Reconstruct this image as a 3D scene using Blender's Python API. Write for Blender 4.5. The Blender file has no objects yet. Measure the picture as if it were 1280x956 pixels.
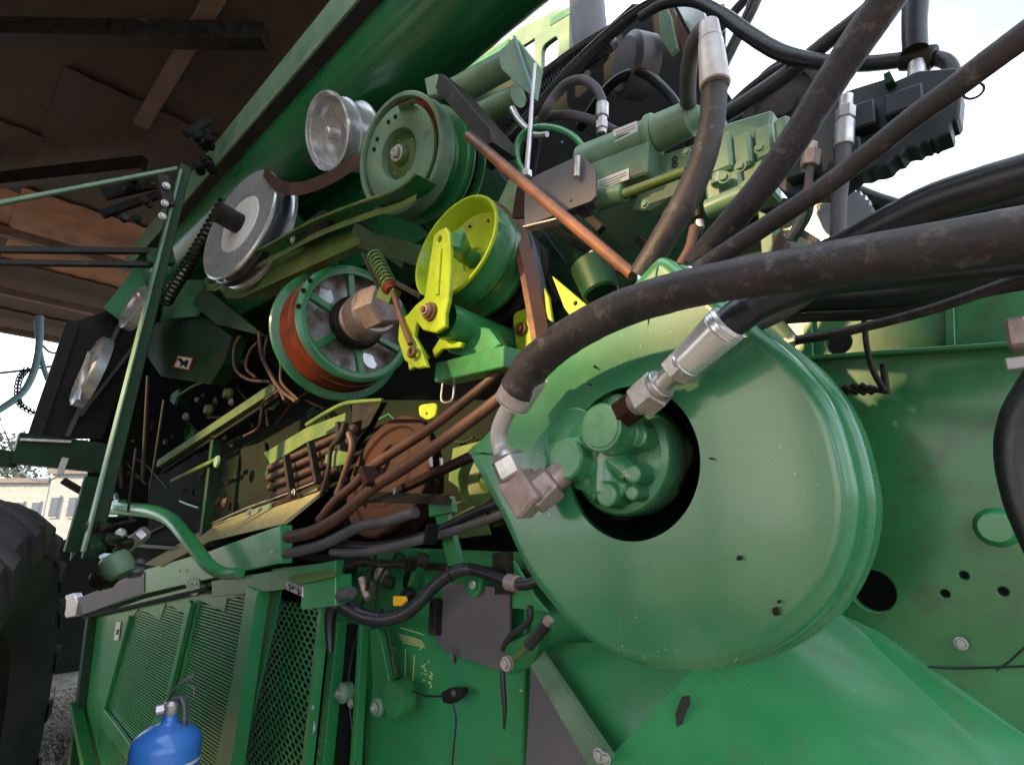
import bpy, bmesh, math, random
from mathutils import Vector as V, Matrix
from mathutils.geometry import tessellate_polygon
random.seed(7)
SC = bpy.context.scene
COL = SC.collection
rad = math.radians

# ------------------------------------------------------------------ camera
CAM = V((0, 0, 1.5)); FPX = 700.0; PITCH = rad(14.6); AZ = rad(46.4)
fh = V((-math.cos(AZ), math.sin(AZ), 0)); RT = V((math.sin(AZ), math.cos(AZ), 0))
FW = fh*math.cos(PITCH) + V((0, 0, 1))*math.sin(PITCH)
UP = -fh*math.sin(PITCH) + V((0, 0, 1))*math.cos(PITCH)
cd = bpy.data.cameras.new("camera"); cam = bpy.data.objects.new("camera", cd); COL.objects.link(cam)
m = Matrix((RT, UP, -FW)).transposed().to_4x4(); m.translation = CAM; cam.matrix_world = m
cd.sensor_width = 36; cd.lens = 36*FPX/1280; cd.clip_start = 0.02; cd.clip_end = 900
SC.camera = cam
# ------------------------------------------------------------------ world, sun, exposure
SUN_EL = rad(21.6); SUN_DIR = V((-0.28, -0.96, 0)).normalized()   # horizontal direction towards the sun
w = bpy.data.worlds.new("World"); SC.world = w; w.use_nodes = True
nt = w.node_tree; nt.nodes.clear()
def wn(t): return nt.nodes.new(t)
sky = wn('ShaderNodeTexSky'); sky.sky_type = 'NISHITA'; sky.sun_disc = False
sky.sun_elevation = SUN_EL; sky.sun_rotation = math.atan2(SUN_DIR.x, SUN_DIR.y); sky.dust_density = 3; sky.air_density = 1.2
tc = wn('ShaderNodeTexCoord'); ns = wn('ShaderNodeTexNoise'); ns.inputs['Scale'].default_value = 2.2; ns.inputs['Detail'].default_value = 5
mp = wn('ShaderNodeMapRange'); mp.inputs[1].default_value = 0.30; mp.inputs[2].default_value = 0.62; mp.inputs[3].default_value = 0.78; mp.inputs[4].default_value = 0.97
mx = wn('ShaderNodeMix'); mx.data_type = 'RGBA'; cm = wn('ShaderNodeMix'); cm.data_type = 'RGBA'; cm.inputs[6].default_value = (2.7, 3.3, 4.1, 1); cm.inputs[7].default_value = (9.0, 9.8, 10.8, 1); n5 = wn('ShaderNodeTexNoise'); n5.inputs['Scale'].default_value = 3.6; n5.inputs['Detail'].default_value = 7; m5 = wn('ShaderNodeMapRange'); m5.inputs[1].default_value = .40; m5.inputs[2].default_value = .60
nt.links.new(tc.outputs['Generated'], n5.inputs['Vector']); nt.links.new(n5.outputs[0], m5.inputs[0]); nt.links.new(m5.outputs[0], cm.inputs[0]); nt.links.new(cm.outputs[2], mx.inputs[7])
bg = wn('ShaderNodeBackground'); bg.inputs[1].default_value = 0.15; wo = wn('ShaderNodeOutputWorld')
nt.links.new(tc.outputs['Generated'], ns.inputs['Vector']); nt.links.new(ns.outputs[0], mp.inputs[0])
nt.links.new(mp.outputs[0], mx.inputs[0]); nt.links.new(sky.outputs[0], mx.inputs[6]); nt.links.new(mx.outputs[2], bg.inputs[0])
nt.links.new(bg.outputs[0], wo.inputs[0])
sd = bpy.data.lights.new("sun", 'SUN'); sun = bpy.data.objects.new("sun", sd); COL.objects.link(sun)
sd.energy = 4.6; sd.angle = rad(3.0); sd.color = (1.0, 0.70, 0.34)
sv = (SUN_DIR*math.cos(SUN_EL) + V((0, 0, math.sin(SUN_EL))))
sun.rotation_euler = sv.to_track_quat('Z', 'Y').to_euler(); sun.location = (3, -4, 9)
SC.view_settings.view_transform = 'Standard'; SC.view_settings.look = 'None'
SC.view_settings.exposure = 1.25; SC.view_settings.gamma = 1; SC.view_settings.use_curve_mapping = False

# ------------------------------------------------------------------ pixel <-> place helpers (photo pixels, 1280 x 956)
def ray(u, v): return FW + RT*((u-640)/FPX) + UP*((478-v)/FPX)
def PY(u, v, y): d = ray(u, v); return CAM + d*(y/d.y)
def PX(u, v, x): d = ray(u, v); return CAM + d*(x/d.x)
def PZ(u, v, z): d = ray(u, v); return CAM + d*((z-CAM.z)/d.z)
def PD(u, v, t): return CAM + ray(u, v)*t
def mpp(p): return (p-CAM).dot(FW)/FPX      # metres per photo pixel at p

# ------------------------------------------------------------------ materials
MATS = {}
def nodes(name):
    mt = bpy.data.materials.new(name); mt.use_nodes = True; n = mt.node_tree; b = n.nodes['Principled BSDF']
    MATS[name] = mt; return mt, n, b
def mat(name, c1, c2, scale=6, rough=0.45, metal=0.0, bump=0.15, bscale=60, rvar=0.15, specks=None, spk=0.06, coat=0.0, lo=0.4, hi=0.68, dirt=None, dscale=18, dlo=0.56, dhi=0.72):
    mt, n, b = nodes(name); L = n.links.new
    co = n.nodes.new('ShaderNodeTexCoord')
    no = n.nodes.new('ShaderNodeTexNoise'); no.inputs['Scale'].default_value = scale; no.inputs['Detail'].default_value = 6; no.inputs['Roughness'].default_value = 0.6
    L(co.outputs['Object'], no.inputs['Vector'])
    r = n.nodes.new('ShaderNodeMapRange'); r.inputs[1].default_value = lo; r.inputs[2].default_value = hi; L(no.outputs[0], r.inputs[0])
    mi = n.nodes.new('ShaderNodeMix'); mi.data_type = 'RGBA'; mi.inputs[6].default_value = (*c1, 1); mi.inputs[7].default_value = (*c2, 1)
    L(r.outputs[0], mi.inputs[0]); out = mi.outputs[2]
    n2 = n.nodes.new('ShaderNodeTexNoise'); n2.inputs['Scale'].default_value = bscale; n2.inputs['Detail'].default_value = 5; L(co.outputs['Object'], n2.inputs['Vector'])
    if dirt:
        n3 = n.nodes.new('ShaderNodeTexNoise'); n3.inputs['Scale'].default_value = dscale; n3.inputs['Detail'].default_value = 9; n3.inputs['Roughness'].default_value = 0.72
        L(co.outputs['Object'], n3.inputs['Vector'])
        r3 = n.nodes.new('ShaderNodeMapRange'); r3.inputs[1].default_value = dlo; r3.inputs[2].default_value = dhi; L(n3.outputs[0], r3.inputs[0])
        m3 = n.nodes.new('ShaderNodeMix'); m3.data_type = 'RGBA'; m3.inputs[7].default_value = (*dirt, 1); L(out, m3.inputs[6]); L(r3.outputs[0], m3.inputs[0]); out = m3.outputs[2]
    if specks:
        mpn = n.nodes.new('ShaderNodeMapping'); mpn.inputs['Scale'].default_value = (1, 1, .45); mpn.inputs['Rotation'].default_value = (0, .5, 0); L(co.outputs['Object'], mpn.inputs['Vector'])
        vo = n.nodes.new('ShaderNodeTexNoise'); vo.inputs['Scale'].default_value = 260; vo.inputs['Detail'].default_value = 2; L(mpn.outputs[0], vo.inputs['Vector'])
        r2 = n.nodes.new('ShaderNodeMapRange'); r2.inputs[1].default_value = .76-spk; r2.inputs[2].default_value = .80-spk; L(vo.outputs[0], r2.inputs[0])
        n4 = n.nodes.new('ShaderNodeTexNoise'); n4.inputs['Scale'].default_value = 7; L(co.outputs['Object'], n4.inputs['Vector'])
        r4 = n.nodes.new('ShaderNodeMapRange'); r4.inputs[1].default_value = 0.5; r4.inputs[2].default_value = 0.62; L(n4.outputs[0], r4.inputs[0])
        mu = n.nodes.new('ShaderNodeMath'); mu.operation = 'MULTIPLY'; L(r2.outputs[0], mu.inputs[0]); L(r4.outputs[0], mu.inputs[1])
        m4 = n.nodes.new('ShaderNodeMix'); m4.data_type = 'RGBA'; m4.inputs[7].default_value = (*specks, 1); L(out, m4.inputs[6]); L(mu.outputs[0], m4.inputs[0]); out = m4.outputs[2]
    L(out, b.inputs['Base Color'])
    rr = n.nodes.new('ShaderNodeMapRange'); rr.inputs[3].default_value = max(0.05, rough-rvar); rr.inputs[4].default_value = min(1, rough+rvar); L(no.outputs[0], rr.inputs[0]); L(rr.outputs[0], b.inputs['Roughness'])
    b.inputs['Metallic'].default_value = metal; b.inputs['Coat Weight'].default_value = coat; b.inputs['Coat Roughness'].default_value = 0.12
    bu = n.nodes.new('ShaderNodeBump'); bu.inputs['Strength'].default_value = bump; bu.inputs['Distance'].default_value = 0.002; L(n2.outputs[0], bu.inputs['Height']); L(bu.outputs[0], b.inputs['Normal'])
    return mt
GREEN = mat('green_paint', (.018, .16, .048), (.035, .21, .07), rough=.36, coat=.25, dirt=(.045, .055, .028), dscale=13, dlo=.50, dhi=.78)
PANEL = mat('panel_green', (.022, .225, .072), (.045, .285, .105), scale=3, rough=.33, coat=.35, dirt=(.10, .15, .07), dscale=10, dlo=.53, dhi=.82, specks=(.5, .6, .5), spk=.03)
COVER = mat('cover_green', (.022, .175, .068), (.055, .225, .10), scale=4.5, rough=.28, coat=.6, bump=.12, bscale=14, dirt=(.07, .13, .055), dscale=11, dlo=.56, dhi=.9, specks=(.50, .60, .45), spk=.085, lo=.35, hi=.7)
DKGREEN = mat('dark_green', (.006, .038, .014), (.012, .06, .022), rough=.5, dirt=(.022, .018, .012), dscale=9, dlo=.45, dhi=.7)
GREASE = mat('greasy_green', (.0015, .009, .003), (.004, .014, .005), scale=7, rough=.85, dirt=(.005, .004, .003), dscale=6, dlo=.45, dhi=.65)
TANK = mat('tank_green', (.010, .115, .04), (.018, .15, .055), scale=2, rough=.3, coat=.4, bump=.05, specks=(.4, .5, .42), spk=.02)
OLIVE = mat('olive_dusty', (.055, .11, .02), (.11, .16, .035), scale=9, rough=.5, dirt=(.10, .07, .03))
LITGREEN = mat('warm_lit_green', (.31, .43, .012), (.42, .52, .02), scale=5, rough=.38, coat=.2, dirt=(.16, .17, .02), dscale=16, dlo=.52, dhi=.78)  # warm sunlight painted into the green of the machine parts
WEB = mat('grimy_web', (.46, .45, .46), (.20, .11, .08), scale=11, rough=.5, metal=.2, dirt=(.05, .03, .025), dscale=14, dlo=.55, dhi=.72, lo=.46, hi=.64)
CASTF = mat('cast_face', (.06, .24, .11), (.12, .31, .16), scale=30, rough=.38, coat=.3, bump=.3, bscale=80, dirt=(.42, .45, .40), dscale=40, dlo=.62, dhi=.66)
SAGE = mat('sage_green', (.11, .21, .13), (.18, .28, .18), scale=8, rough=.45, dirt=(.10, .11, .06))
CAST = mat('cast_green', (.03, .19, .08), (.075, .26, .12), scale=22, rough=.3, coat=.5, bump=.3, bscale=45, dirt=(.42, .45, .40), dscale=26, dlo=.64, dhi=.68)
# worn metal showing on the convex edges of the casting
_n = CAST.node_tree; _b = _n.nodes['Principled BSDF']; _l = _b.inputs['Base Color'].links[0].from_socket
_g = _n.nodes.new('ShaderNodeNewGeometry'); _r = _n.nodes.new('ShaderNodeMapRange'); _r.inputs[1].default_value = .555; _r.inputs[2].default_value = .60
_q = _n.nodes.new('ShaderNodeTexNoise'); _q.inputs['Scale'].default_value = 60; _s = _n.nodes.new('ShaderNodeMath'); _s.operation = 'MULTIPLY_ADD'; _s.inputs[1].default_value = .16; _s.inputs[2].default_value = -.08
_a = _n.nodes.new('ShaderNodeMath'); _a.operation = 'ADD'; _m = _n.nodes.new('ShaderNodeMix'); _m.data_type = 'RGBA'; _m.inputs[7].default_value = (.50, .50, .48, 1)
_n.links.new(_q.outputs[0], _s.inputs[0]); _n.links.new(_s.outputs[0], _a.inputs[0]); _n.links.new(_g.outputs['Pointiness'], _a.inputs[1]); _n.links.new(_a.outputs[0], _r.inputs[0])
_n.links.new(_r.outputs[0], _m.inputs[0]); _n.links.new(_l, _m.inputs[6]); _n.links.new(_m.outputs[2], _b.inputs['Base Color'])
BLACK = mat('black_void', (.004, .005, .005), (.008, .009, .008), rough=.8)  # stands in for shade in the bay and openings; also plain black parts
DARK = mat('greasy_black', (.010, .010, .009), (.03, .024, .018), scale=14, rough=.5, dirt=(.06, .04, .02))
RUBBER = mat('rubber_dusty', (.018, .014, .016), (.042, .032, .034), scale=12, rough=.55, bump=.5, bscale=160, dirt=(.15, .12, .11), dscale=38, dlo=.54, dhi=.72)
RUBBLK = mat('rubber_black', (.010, .011, .015), (.020, .020, .026), scale=12, rough=.36, bump=.3, bscale=120)
RUBGREY = mat('rubber_grey', (.06, .055, .065), (.10, .09, .10), scale=12, rough=.6, bump=.4, bscale=140)
RUBBROWN = mat('rubber_brown', (.045, .020, .014), (.10, .042, .027), scale=10, rough=.6, bump=.5, bscale=150, dirt=(.10, .06, .05), dscale=30)
RUST = mat('rust_red', (.17, .028, .008), (.09, .014, .005), scale=16, rough=.6, bump=.6)
RUSTLIT = mat('rust_lit_orange', (.17, .055, .020), (.08, .030, .015), scale=14, rough=.55, bump=.4)  # rust colour; on one belt it stands in for warm light
BROWN = mat('brown_disc', (.024, .010, .008), (.042, .016, .012), scale=8, rough=.8, bump=.3, dirt=(.05, .02, .015))
CHROME = mat('bright_steel', (.78, .78, .80), (.60, .59, .60), scale=20, rough=.3, metal=.6, bump=.1)
ZINC = mat('zinc_steel', (.60, .58, .58), (.42, .39, .38), scale=30, rough=.42, metal=.85, bump=.5, dirt=(.30, .24, .20), dscale=40)
PIPE = mat('painted_pipe', (.52, .49, .49), (.38, .34, .34), scale=20, rough=.38, metal=.3, bump=.3)
COPPER = mat('pinkish_brass', (.40, .31, .29), (.30, .21, .19), scale=28, rough=.45, metal=.4, bump=.5, dirt=(.14, .09, .07), dscale=30)
WHITE = mat('pale_steel', (.62, .63, .64), (.46, .47, .49), scale=7, rough=.28, metal=.6, dirt=(.30, .28, .26), dscale=16, dlo=.62, dhi=.85, bump=.03)
GREY = mat('grey_plate', (.09, .085, .10), (.13, .12, .13), scale=4, rough=.5)
BLUE = mat('blue_enamel', (.035, .17, .58), (.05, .21, .64), scale=4, rough=.35, coat=.4, bump=.1, dirt=(.10, .18, .40), dscale=20)
STICK = mat('white_sticker', (.7, .68, .64), (.6, .57, .52), scale=40, rough=.5)
REDST = mat('red_print', (.45, .03, .02), (.4, .03, .02), rough=.5)
INK = mat('black_print', (.01, .01, .01), (.02, .02, .02), rough=.6)
CHALK = mat('chalk_yellow', (.62, .62, .25), (.45, .52, .2), scale=90, rough=.8)
YEL = mat('yellow_clip', (.80, .45, .02), (.7, .38, .02), rough=.4)
HOUSE = mat('blue_black_plastic', (.012, .020, .028), (.022, .032, .040), scale=9, rough=.5, dirt=(.04, .045, .045), dscale=25)
TYRE = mat('tyre_rubber', (.018, .018, .021), (.045, .042, .042), scale=5, rough=.7, bump=.4, bscale=40, dirt=(.07, .055, .045), dscale=8, dlo=.55, dhi=.8)
ROOF = mat('roof_brown', (.045, .027, .018), (.09, .05, .03), scale=1.2, rough=.75, dirt=(.03, .02, .015), dscale=3)
ROOFLIT = mat('roof_sunlit', (.40, .15, .05), (.20, .08, .035), scale=2, rough=.6)  # sun glow painted into the brown roof colour
TIMBER = mat('timber_beam', (.20, .13, .10), (.13, .08, .06), scale=4, rough=.75)
STRAW = mat('straw_dust', (.34, .30, .16), (.24, .22, .09), scale=40, rough=.9, bump=1, bscale=90)
GRAVEL = mat('gravel', (.13, .115, .10), (.26, .235, .21), scale=9, rough=.95, bump=1, bscale=30, dirt=(.06, .05, .04), dscale=22)
FOLI = mat('foliage', (.07, .09, .06), (.13, .15, .10), scale=3, rough=.8)
BARK = mat('bark', (.10, .08, .07), (.16, .13, .11), rough=.9)
WALLW = mat('far_white_wall', (.34, .36, .38), (.26, .27, .29), rough=.7)
GLASS = mat('far_glass', (.08, .10, .13), (.10, .12, .15), rough=.15)
PALEBLUE = mat('pale_blue_paint', (.16, .28, .30), (.22, .34, .36), rough=.5)

for m_ in (BROWN, GREASE, DARK, BLACK, DKGREEN, RUST): m_.node_tree.nodes['Principled BSDF'].inputs['Specular IOR Level'].default_value = .22
# ------------------------------------------------------------------ object helpers
def link(name, me, parent=None, mt=None, label=None, kind=None):
    o = bpy.data.objects.new(name, me); COL.objects.link(o)
    if mt and not me.materials: me.materials.append(mt)
    if parent:
        o.parent = parent
        o.matrix_parent_inverse = WM(parent).inverted()
    if label: o['label'] = label
    if kind: o['kind'] = kind
    return o
def WM(o):
    mloc = Matrix.Translation(o.location) @ o.rotation_euler.to_matrix().to_4x4()
    return (WM(o.parent) @ o.matrix_parent_inverse @ mloc) if o.parent else mloc
def mesh(name, verts, faces, smooth=True, angle=35):
    me = bpy.data.meshes.new(name); me.from_pydata([tuple(v) for v in verts], [], faces); me.update()
    bm = bmesh.new(); bm.from_mesh(me); bmesh.ops.recalc_face_normals(bm, faces=bm.faces)
    if smooth:
        for f in bm.faces: f.smooth = True
        for e in bm.edges:
            if len(e.link_faces) == 2 and e.calc_face_angle(0) > rad(angle): e.smooth = False
    bm.to_mesh(me); bm.free(); return me
def thing(name, label, cat, loc, group=None):
    o = bpy.data.objects.new(name, None); COL.objects.link(o); o.location = loc; o.empty_display_size = .1
    o['label'] = label; o['category'] = cat
    if group: o['group'] = group
    return o
def spl(pts, n=8):
    """Catmull-Rom through tuples"""
    if len(pts) < 3: return [V(p) for p in pts]
    P = [V(p) for p in pts]; P = [P[0]*2-P[1]] + P + [P[-1]*2-P[-2]]; out = []
    for i in range(1, len(P)-2):
        a, b, c, d = P[i-1:i+3]
        for k in range(n):
            t = k/n; out.append(.5*((2*b) + (c-a)*t + (2*a-5*b+4*c-d)*t*t + (3*b-a-3*c+d)*t**3))
    out.append(P[-2]); return out
def frames(path):
    T = []; n = len(path)
    for i in range(n):
        T.append((path[min(i+1, n-1)] - path[max(i-1, 0)]).normalized())
    a = V((0, 0, 1)) if abs(T[0].z) < .9 else V((1, 0, 0))
    N = [(a - T[0]*a.dot(T[0])).normalized()]
    for i in range(1, n):
        x = N[-1] - T[i]*N[-1].dot(T[i]); N.append(x.normalized() if x.length > 1e-6 else N[-1])
    return T, N, [t.cross(nn) for t, nn in zip(T, N)]
def tube_me(name, path, rr, n=14, caps=True):
    path = [V(p) for p in path]
    if not isinstance(rr, (list, tuple)): rr = [rr]*len(path)
    T, N, B = frames(path); vs = []; fs = []
    for p, r, nn, b in zip(path, rr, N, B):
        for k in range(n):
            a = 2*math.pi*k/n; vs.append(p + nn*(math.cos(a)*r) + b*(math.sin(a)*r))
    for i in range(len(path)-1):
        for k in range(n): fs.append((i*n+k, i*n+(k+1) % n, (i+1)*n+(k+1) % n, (i+1)*n+k))
    if caps: fs.append(tuple(range(n-1, -1, -1))); m0 = (len(path)-1)*n; fs.append(tuple(m0+k for k in range(n)))
    return mesh(name, vs, fs, angle=50)
def hose(name, pts, mt, parent, n=14, sub=8, label=None, ribs=0):
    """pts: (u, v, Y, width_px)"""
    q = []
    for u, v, y, wd in pts:
        p = PY(u, v, y); q.append((p.x, p.y, p.z, wd/2*mpp(p)))
    s = []
    P4 = [list(a) for a in q]
    s3 = spl([a[:3] for a in P4], sub); sr = spl([(a[3], 0, 0) for a in P4], sub)
    rr = [max(.0005, a.x) for a in sr]
    if ribs:
        s3n = []; rn = []
        for i in range(len(s3)-1):
            k = max(1, int((s3[i+1]-s3[i]).length/ribs))
            for j in range(k):
                t = j/k; s3n += [s3[i].lerp(s3[i+1], t), s3[i].lerp(s3[i+1], min(1, t+.5/k))]
                r = rr[i]*(1-t)+rr[i+1]*t; rn += [r, r*.84]
        s3, rr = s3n, rn
    else:
        rr = [r*(1+random.uniform(-.012, .012)) for r in rr]
    return link(name, tube_me(name, s3, rr, n), parent, mt, label)
def basis(ax):
    ax = ax.normalized(); a = V((0, 0, 1)) if abs(ax.z) < .95 else V((1, 0, 0))
    x = a.cross(ax).normalized(); return x, ax.cross(x).normalized(), ax
def lathe_me(name, c, ax, prof, n=48, angle=35, ph=0):
    """prof: (radius, distance along axis)"""
    X, Yb, Z = basis(ax); vs = []; fs = []; rows = []
    for r, h in prof:
        if r < 1e-6: rows.append([len(vs)]); vs.append(c+Z*h)
        else:
            rows.append(list(range(len(vs), len(vs)+n)))
            for k in range(n):
                a = 2*math.pi*k/n+ph; vs.append(c+Z*h+X*(math.cos(a)*r)+Yb*(math.sin(a)*r))
    for A, B in zip(rows, rows[1:]):
        if len(A) == 1 and len(B) == 1: continue
        for k in range(n):
            j = (k+1) % n
            if len(A) == 1: fs.append((A[0], B[j], B[k]))
            elif len(B) == 1: fs.append((A[k], A[j], B[0]))
            else: fs.append((A[k], A[j], B[j], B[k]))
    return mesh(name, vs, fs, angle=angle)
def lathe(name, c, ax, prof, mt, parent, n=48, angle=35, label=None, ph=0):
    return link(name, lathe_me(name, c, ax, prof, n, angle, ph), parent, mt, label)
YAX = V((0, 1, 0))
_bolt = {}
def bolt(p, ax, r, parent, mt=ZINC, name='bolt', washer=True):
    """hex head with washer; one shared mesh per material"""
    key = (mt.name, washer)
    if key not in _bolt:
        hexm = [(0, -.62), (.78, -.62), (.86, -.56), (.86, 0)]
        bm = bmesh.new(); vs = []; fs = []; rows = []
        prof = [(hexm, 6)] + ([([(.9, -.02), (1.25, -.02), (1.3, .02), (1.3, .12)], 16)] if washer else [])
        for pr, n in prof:
            rr = []
            for r_, h in pr:
                if r_ == 0: rr.append([bm.verts.new((0, 0, h))])
                else: rr.append([bm.verts.new((math.cos(2*math.pi*k/n)*r_, math.sin(2*math.pi*k/n)*r_, h)) for k in range(n)])
            for A, B in zip(rr, rr[1:]):
                for k in range(n):
                    j = (k+1) % n
                    if len(A) == 1: bm.faces.new((A[0], B[j], B[k]))
                    else: bm.faces.new((A[k], A[j], B[j], B[k]))
        bmesh.ops.recalc_face_normals(bm, faces=bm.faces)
        me = bpy.data.meshes.new('bolt'); bm.to_mesh(me); bm.free(); me.materials.append(mt); _bolt[key] = me
    o = bpy.data.objects.new(name, _bolt[key]); COL.objects.link(o)
    X, Yb, Z = basis(ax); mm = Matrix((X, Yb, Z)).transposed().to_4x4() @ Matrix.Diagonal((r, r, r, 1)); mm.translation = p
    if parent: o.parent = parent; o.matrix_parent_inverse = WM(parent).inverted()
    o.matrix_basis = mm; return o
def plate(name, pts, th, mt, parent, bevel=.0015, holes=(), label=None, nrm=None, kind=None):
    """pts: 3D outline (planar); extruded by th along normal away from the camera, edges bevelled"""
    pts = [V(p) for p in pts]; c = sum(pts, V())/len(pts)
    nn = V()
    for i in range(len(pts)):
        a = pts[i]; b = pts[(i+1) % len(pts)]; nn += (a-c).cross(b-c)
    nn.normalize()
    if nn.dot(c-CAM) < 0: nn = -nn
    X = (pts[1]-pts[0]).normalized(); X = (X-nn*X.dot(nn)).normalized(); Yb = nn.cross(X)
    def area(l): return sum(l[i][0]*l[(i+1) % len(l)][1]-l[(i+1) % len(l)][0]*l[i][1] for i in range(len(l)))/2
    def ins(l, d):
        s = 1 if area(l) > 0 else -1; out = []
        for i in range(len(l)):
            p0, p1, p2 = V(l[i-1]), V(l[i]), V(l[(i+1) % len(l)])
            e1 = (p1-p0); e2 = (p2-p1)
            if e1.length < 1e-9 or e2.length < 1e-9: out.append(tuple(p1)); continue
            e1.normalize(); e2.normalize(); n1 = V((-e1.y, e1.x)); n2 = V((-e2.y, e2.x)); h = n1+n2
            h = h/max(.3, h.length_squared/2) if h.length > 1e-6 else n1
            out.append(tuple(p1+h*(d*s)))
        return out
    loops = [[((p-c).dot(X), (p-c).dot(Yb)) for p in pts]] + [[((V(p)-c).dot(X), (V(p)-c).dot(Yb)) for p in h] for h in holes]
    vs = []; fs = []; ring = []
    for li, l in enumerate(loops):
        sg = 1 if li == 0 else -1
        rings = []
        for d, z in ((bevel, 0), (0, bevel), (0, th-bevel), (bevel, th)):
            ll = ins(l, d*sg); rings.append(list(range(len(vs), len(vs)+len(ll)))); vs += [c+X*a+Yb*b+nn*z for a, b in ll]
        for A, B in zip(rings, rings[1:]):
            for k in range(len(A)): j = (k+1) % len(A); fs.append((A[k], A[j], B[j], B[k]))
        ring.append((rings[0], rings[-1]))
    for side in (0, 1):
        idx = [i for r in ring for i in r[side]]
        tl = [[V(((vs[i]-c).dot(X), (vs[i]-c).dot(Yb), 0)) for i in r[side]] for r in ring]
        for t in tessellate_polygon(tl): fs.append(tuple(idx[i] for i in t))
    me = mesh(name, vs, fs, angle=25)
    return link(name, me, parent, mt, label, kind)
def py(pts, y): return [PY(u, v, y) for u, v in pts]
def circ(u, v, y, rpx, n=20, r=None):
    c = PY(u, v, y); r = r or rpx*mpp(c)
    return [c+V((math.cos(2*math.pi*k/n)*r, 0, math.sin(2*math.pi*k/n)*r)) for k in range(n)]
def rnd(pts, k=4, f=.28):
    """round the corners of a 2D polygon"""
    out = []; n = len(pts)
    for i in range(n):
        a, b, c = V(pts[i-1]), V(pts[i]), V(pts[(i+1) % n]); p = b.lerp(a, f); q = b.lerp(c, f)
        for j in range(k+1):
            t = j/k; out.append(tuple(p*(1-t)**2 + b*2*t*(1-t) + q*t*t))
    return out
def bar(name, a, b, w_, h_, mt, parent, label=None, up=V((0, 1, 0)), bev=.0015):
    """box bar from a to b; w_ across, h_ along 'up' """
    a = V(a); b = V(b); t = (b-a).normalized(); u = (up-t*up.dot(t)).normalized(); s = t.cross(u)
    bm = bmesh.new(); vs = []
    for p in (a, b):
        for x, y in ((-1, -1), (1, -1), (1, 1), (-1, 1)): vs.append(bm.verts.new(p+s*(x*w_/2)+u*(y*h_/2)))
    for f in ((0, 1, 2, 3), (7, 6, 5, 4), (0, 4, 5, 1), (1, 5, 6, 2), (2, 6, 7, 3), (3, 7, 4, 0)): bm.faces.new([vs[i] for i in f])
    if bev: bmesh.ops.bevel(bm, geom=list(bm.edges), offset=min(bev, w_*.3, h_*.3), segments=1, affect='EDGES')
    bmesh.ops.recalc_face_normals(bm, faces=bm.faces)
    me = bpy.data.meshes.new(name); bm.to_mesh(me); bm.free()
    return link(name, me, parent, mt, label)
def barpx(name, u1, v1, y1, u2, v2, y2, wpx, dep, mt, parent, label=None):
    a = PY(u1, v1, y1); b = PY(u2, v2, y2); return bar(name, a, b, wpx*mpp((a+b)/2), dep, mt, parent, label)
def fitting(name, a, b, segs, mt, parent, label=None):
    """stack of rings between a and b. segs: (t0, t1, r0_px, r1_px, sides, mat)"""
    root = None; ax = (b-a); L = ax.length
    for i, (t0, t1, r0, r1, n, m_) in enumerate(segs):
        k0 = mpp(a)
        p = a+ax*t0; h = L*(t1-t0); R0 = r0*k0; R1 = r1*k0; c = min(.12*h, .1*R0)
        o = lathe(name if root is None else ('hex_nut' if n == 6 else 'collar'), p, ax, [(R0*.55, 0), (R0-c, 0), (R0, c), (R1, h-c), (R1-c, h), (R1*.55, h)], m_ or mt, root or parent, n=n, angle=25, label=label if root is None else None, ph=.4)
        root = root or o
    return root
# ================================================================== more helpers
def axd(u, v, du, dv, tilt):
    """axis pointing away from the camera, tilted from the line of sight towards (du,dv) in the picture"""
    r = ray(u, v).normalized(); s = RT*du - UP*dv; s = (s-r*s.dot(r)).normalized()
    return r*math.cos(rad(tilt)) + s*math.sin(rad(tilt))
def sheet(name, verts, faces, th, mt, parent, label=None, d=V((0, 1, 0)), kind=None):
    n = len(verts); vs = [V(v) for v in verts] + [V(v)+d*th for v in verts]; fs = [tuple(f) for f in faces] + [tuple(n+i for i in reversed(f)) for f in faces]
    ed = {}
    for f in faces:
        for i in range(len(f)): ed[(f[i], f[(i+1) % len(f)])] = 1
    for a, b in ed:
        if (b, a) not in ed: fs.append((b, a, n+a, n+b))
    return link(name, mesh(name, vs, fs, angle=20), parent, mt, label, kind)
def empty_part(name, loc, parent, label=None):
    o = bpy.data.objects.new(name, None); COL.objects.link(o); o.location = loc; o.empty_display_size = .05
    if parent: o.parent = parent; o.matrix_parent_inverse = WM(parent).inverted()
    if label: o['label'] = label
    return o
def torus(name, c, ax, R, r, mt, parent, n=40, k=10):
    X, Yb, Z = basis(ax); path = [c+X*(math.cos(2*math.pi*i/n)*R)+Yb*(math.sin(2*math.pi*i/n)*R) for i in range(n)]
    vs = []; fs = []
    for i, p in enumerate(path):
        o = (p-c).normalized()
        for j in range(k):
            a = 2*math.pi*j/k; vs.append(p+o*(math.cos(a)*r)+Z*(math.sin(a)*r))
    for i in range(n):
        for j in range(k): fs.append((i*k+j, i*k+(j+1) % k, ((i+1) % n)*k+(j+1) % k, ((i+1) % n)*k+j))
    return link(name, mesh(name, vs, fs), parent, mt)
def helix(name, a, b, R, r, turns, mt, parent, label=None):
    X, Yb, Z = basis(b-a); L = (b-a).length; N = int(turns*14)
    path = [a+Z*(L*i/N)+X*(math.cos(i/N*turns*2*math.pi)*R)+Yb*(math.sin(i/N*turns*2*math.pi)*R) for i in range(N+1)]
    return link(name, tube_me(name, path, r, 6), parent, mt, label)
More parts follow.
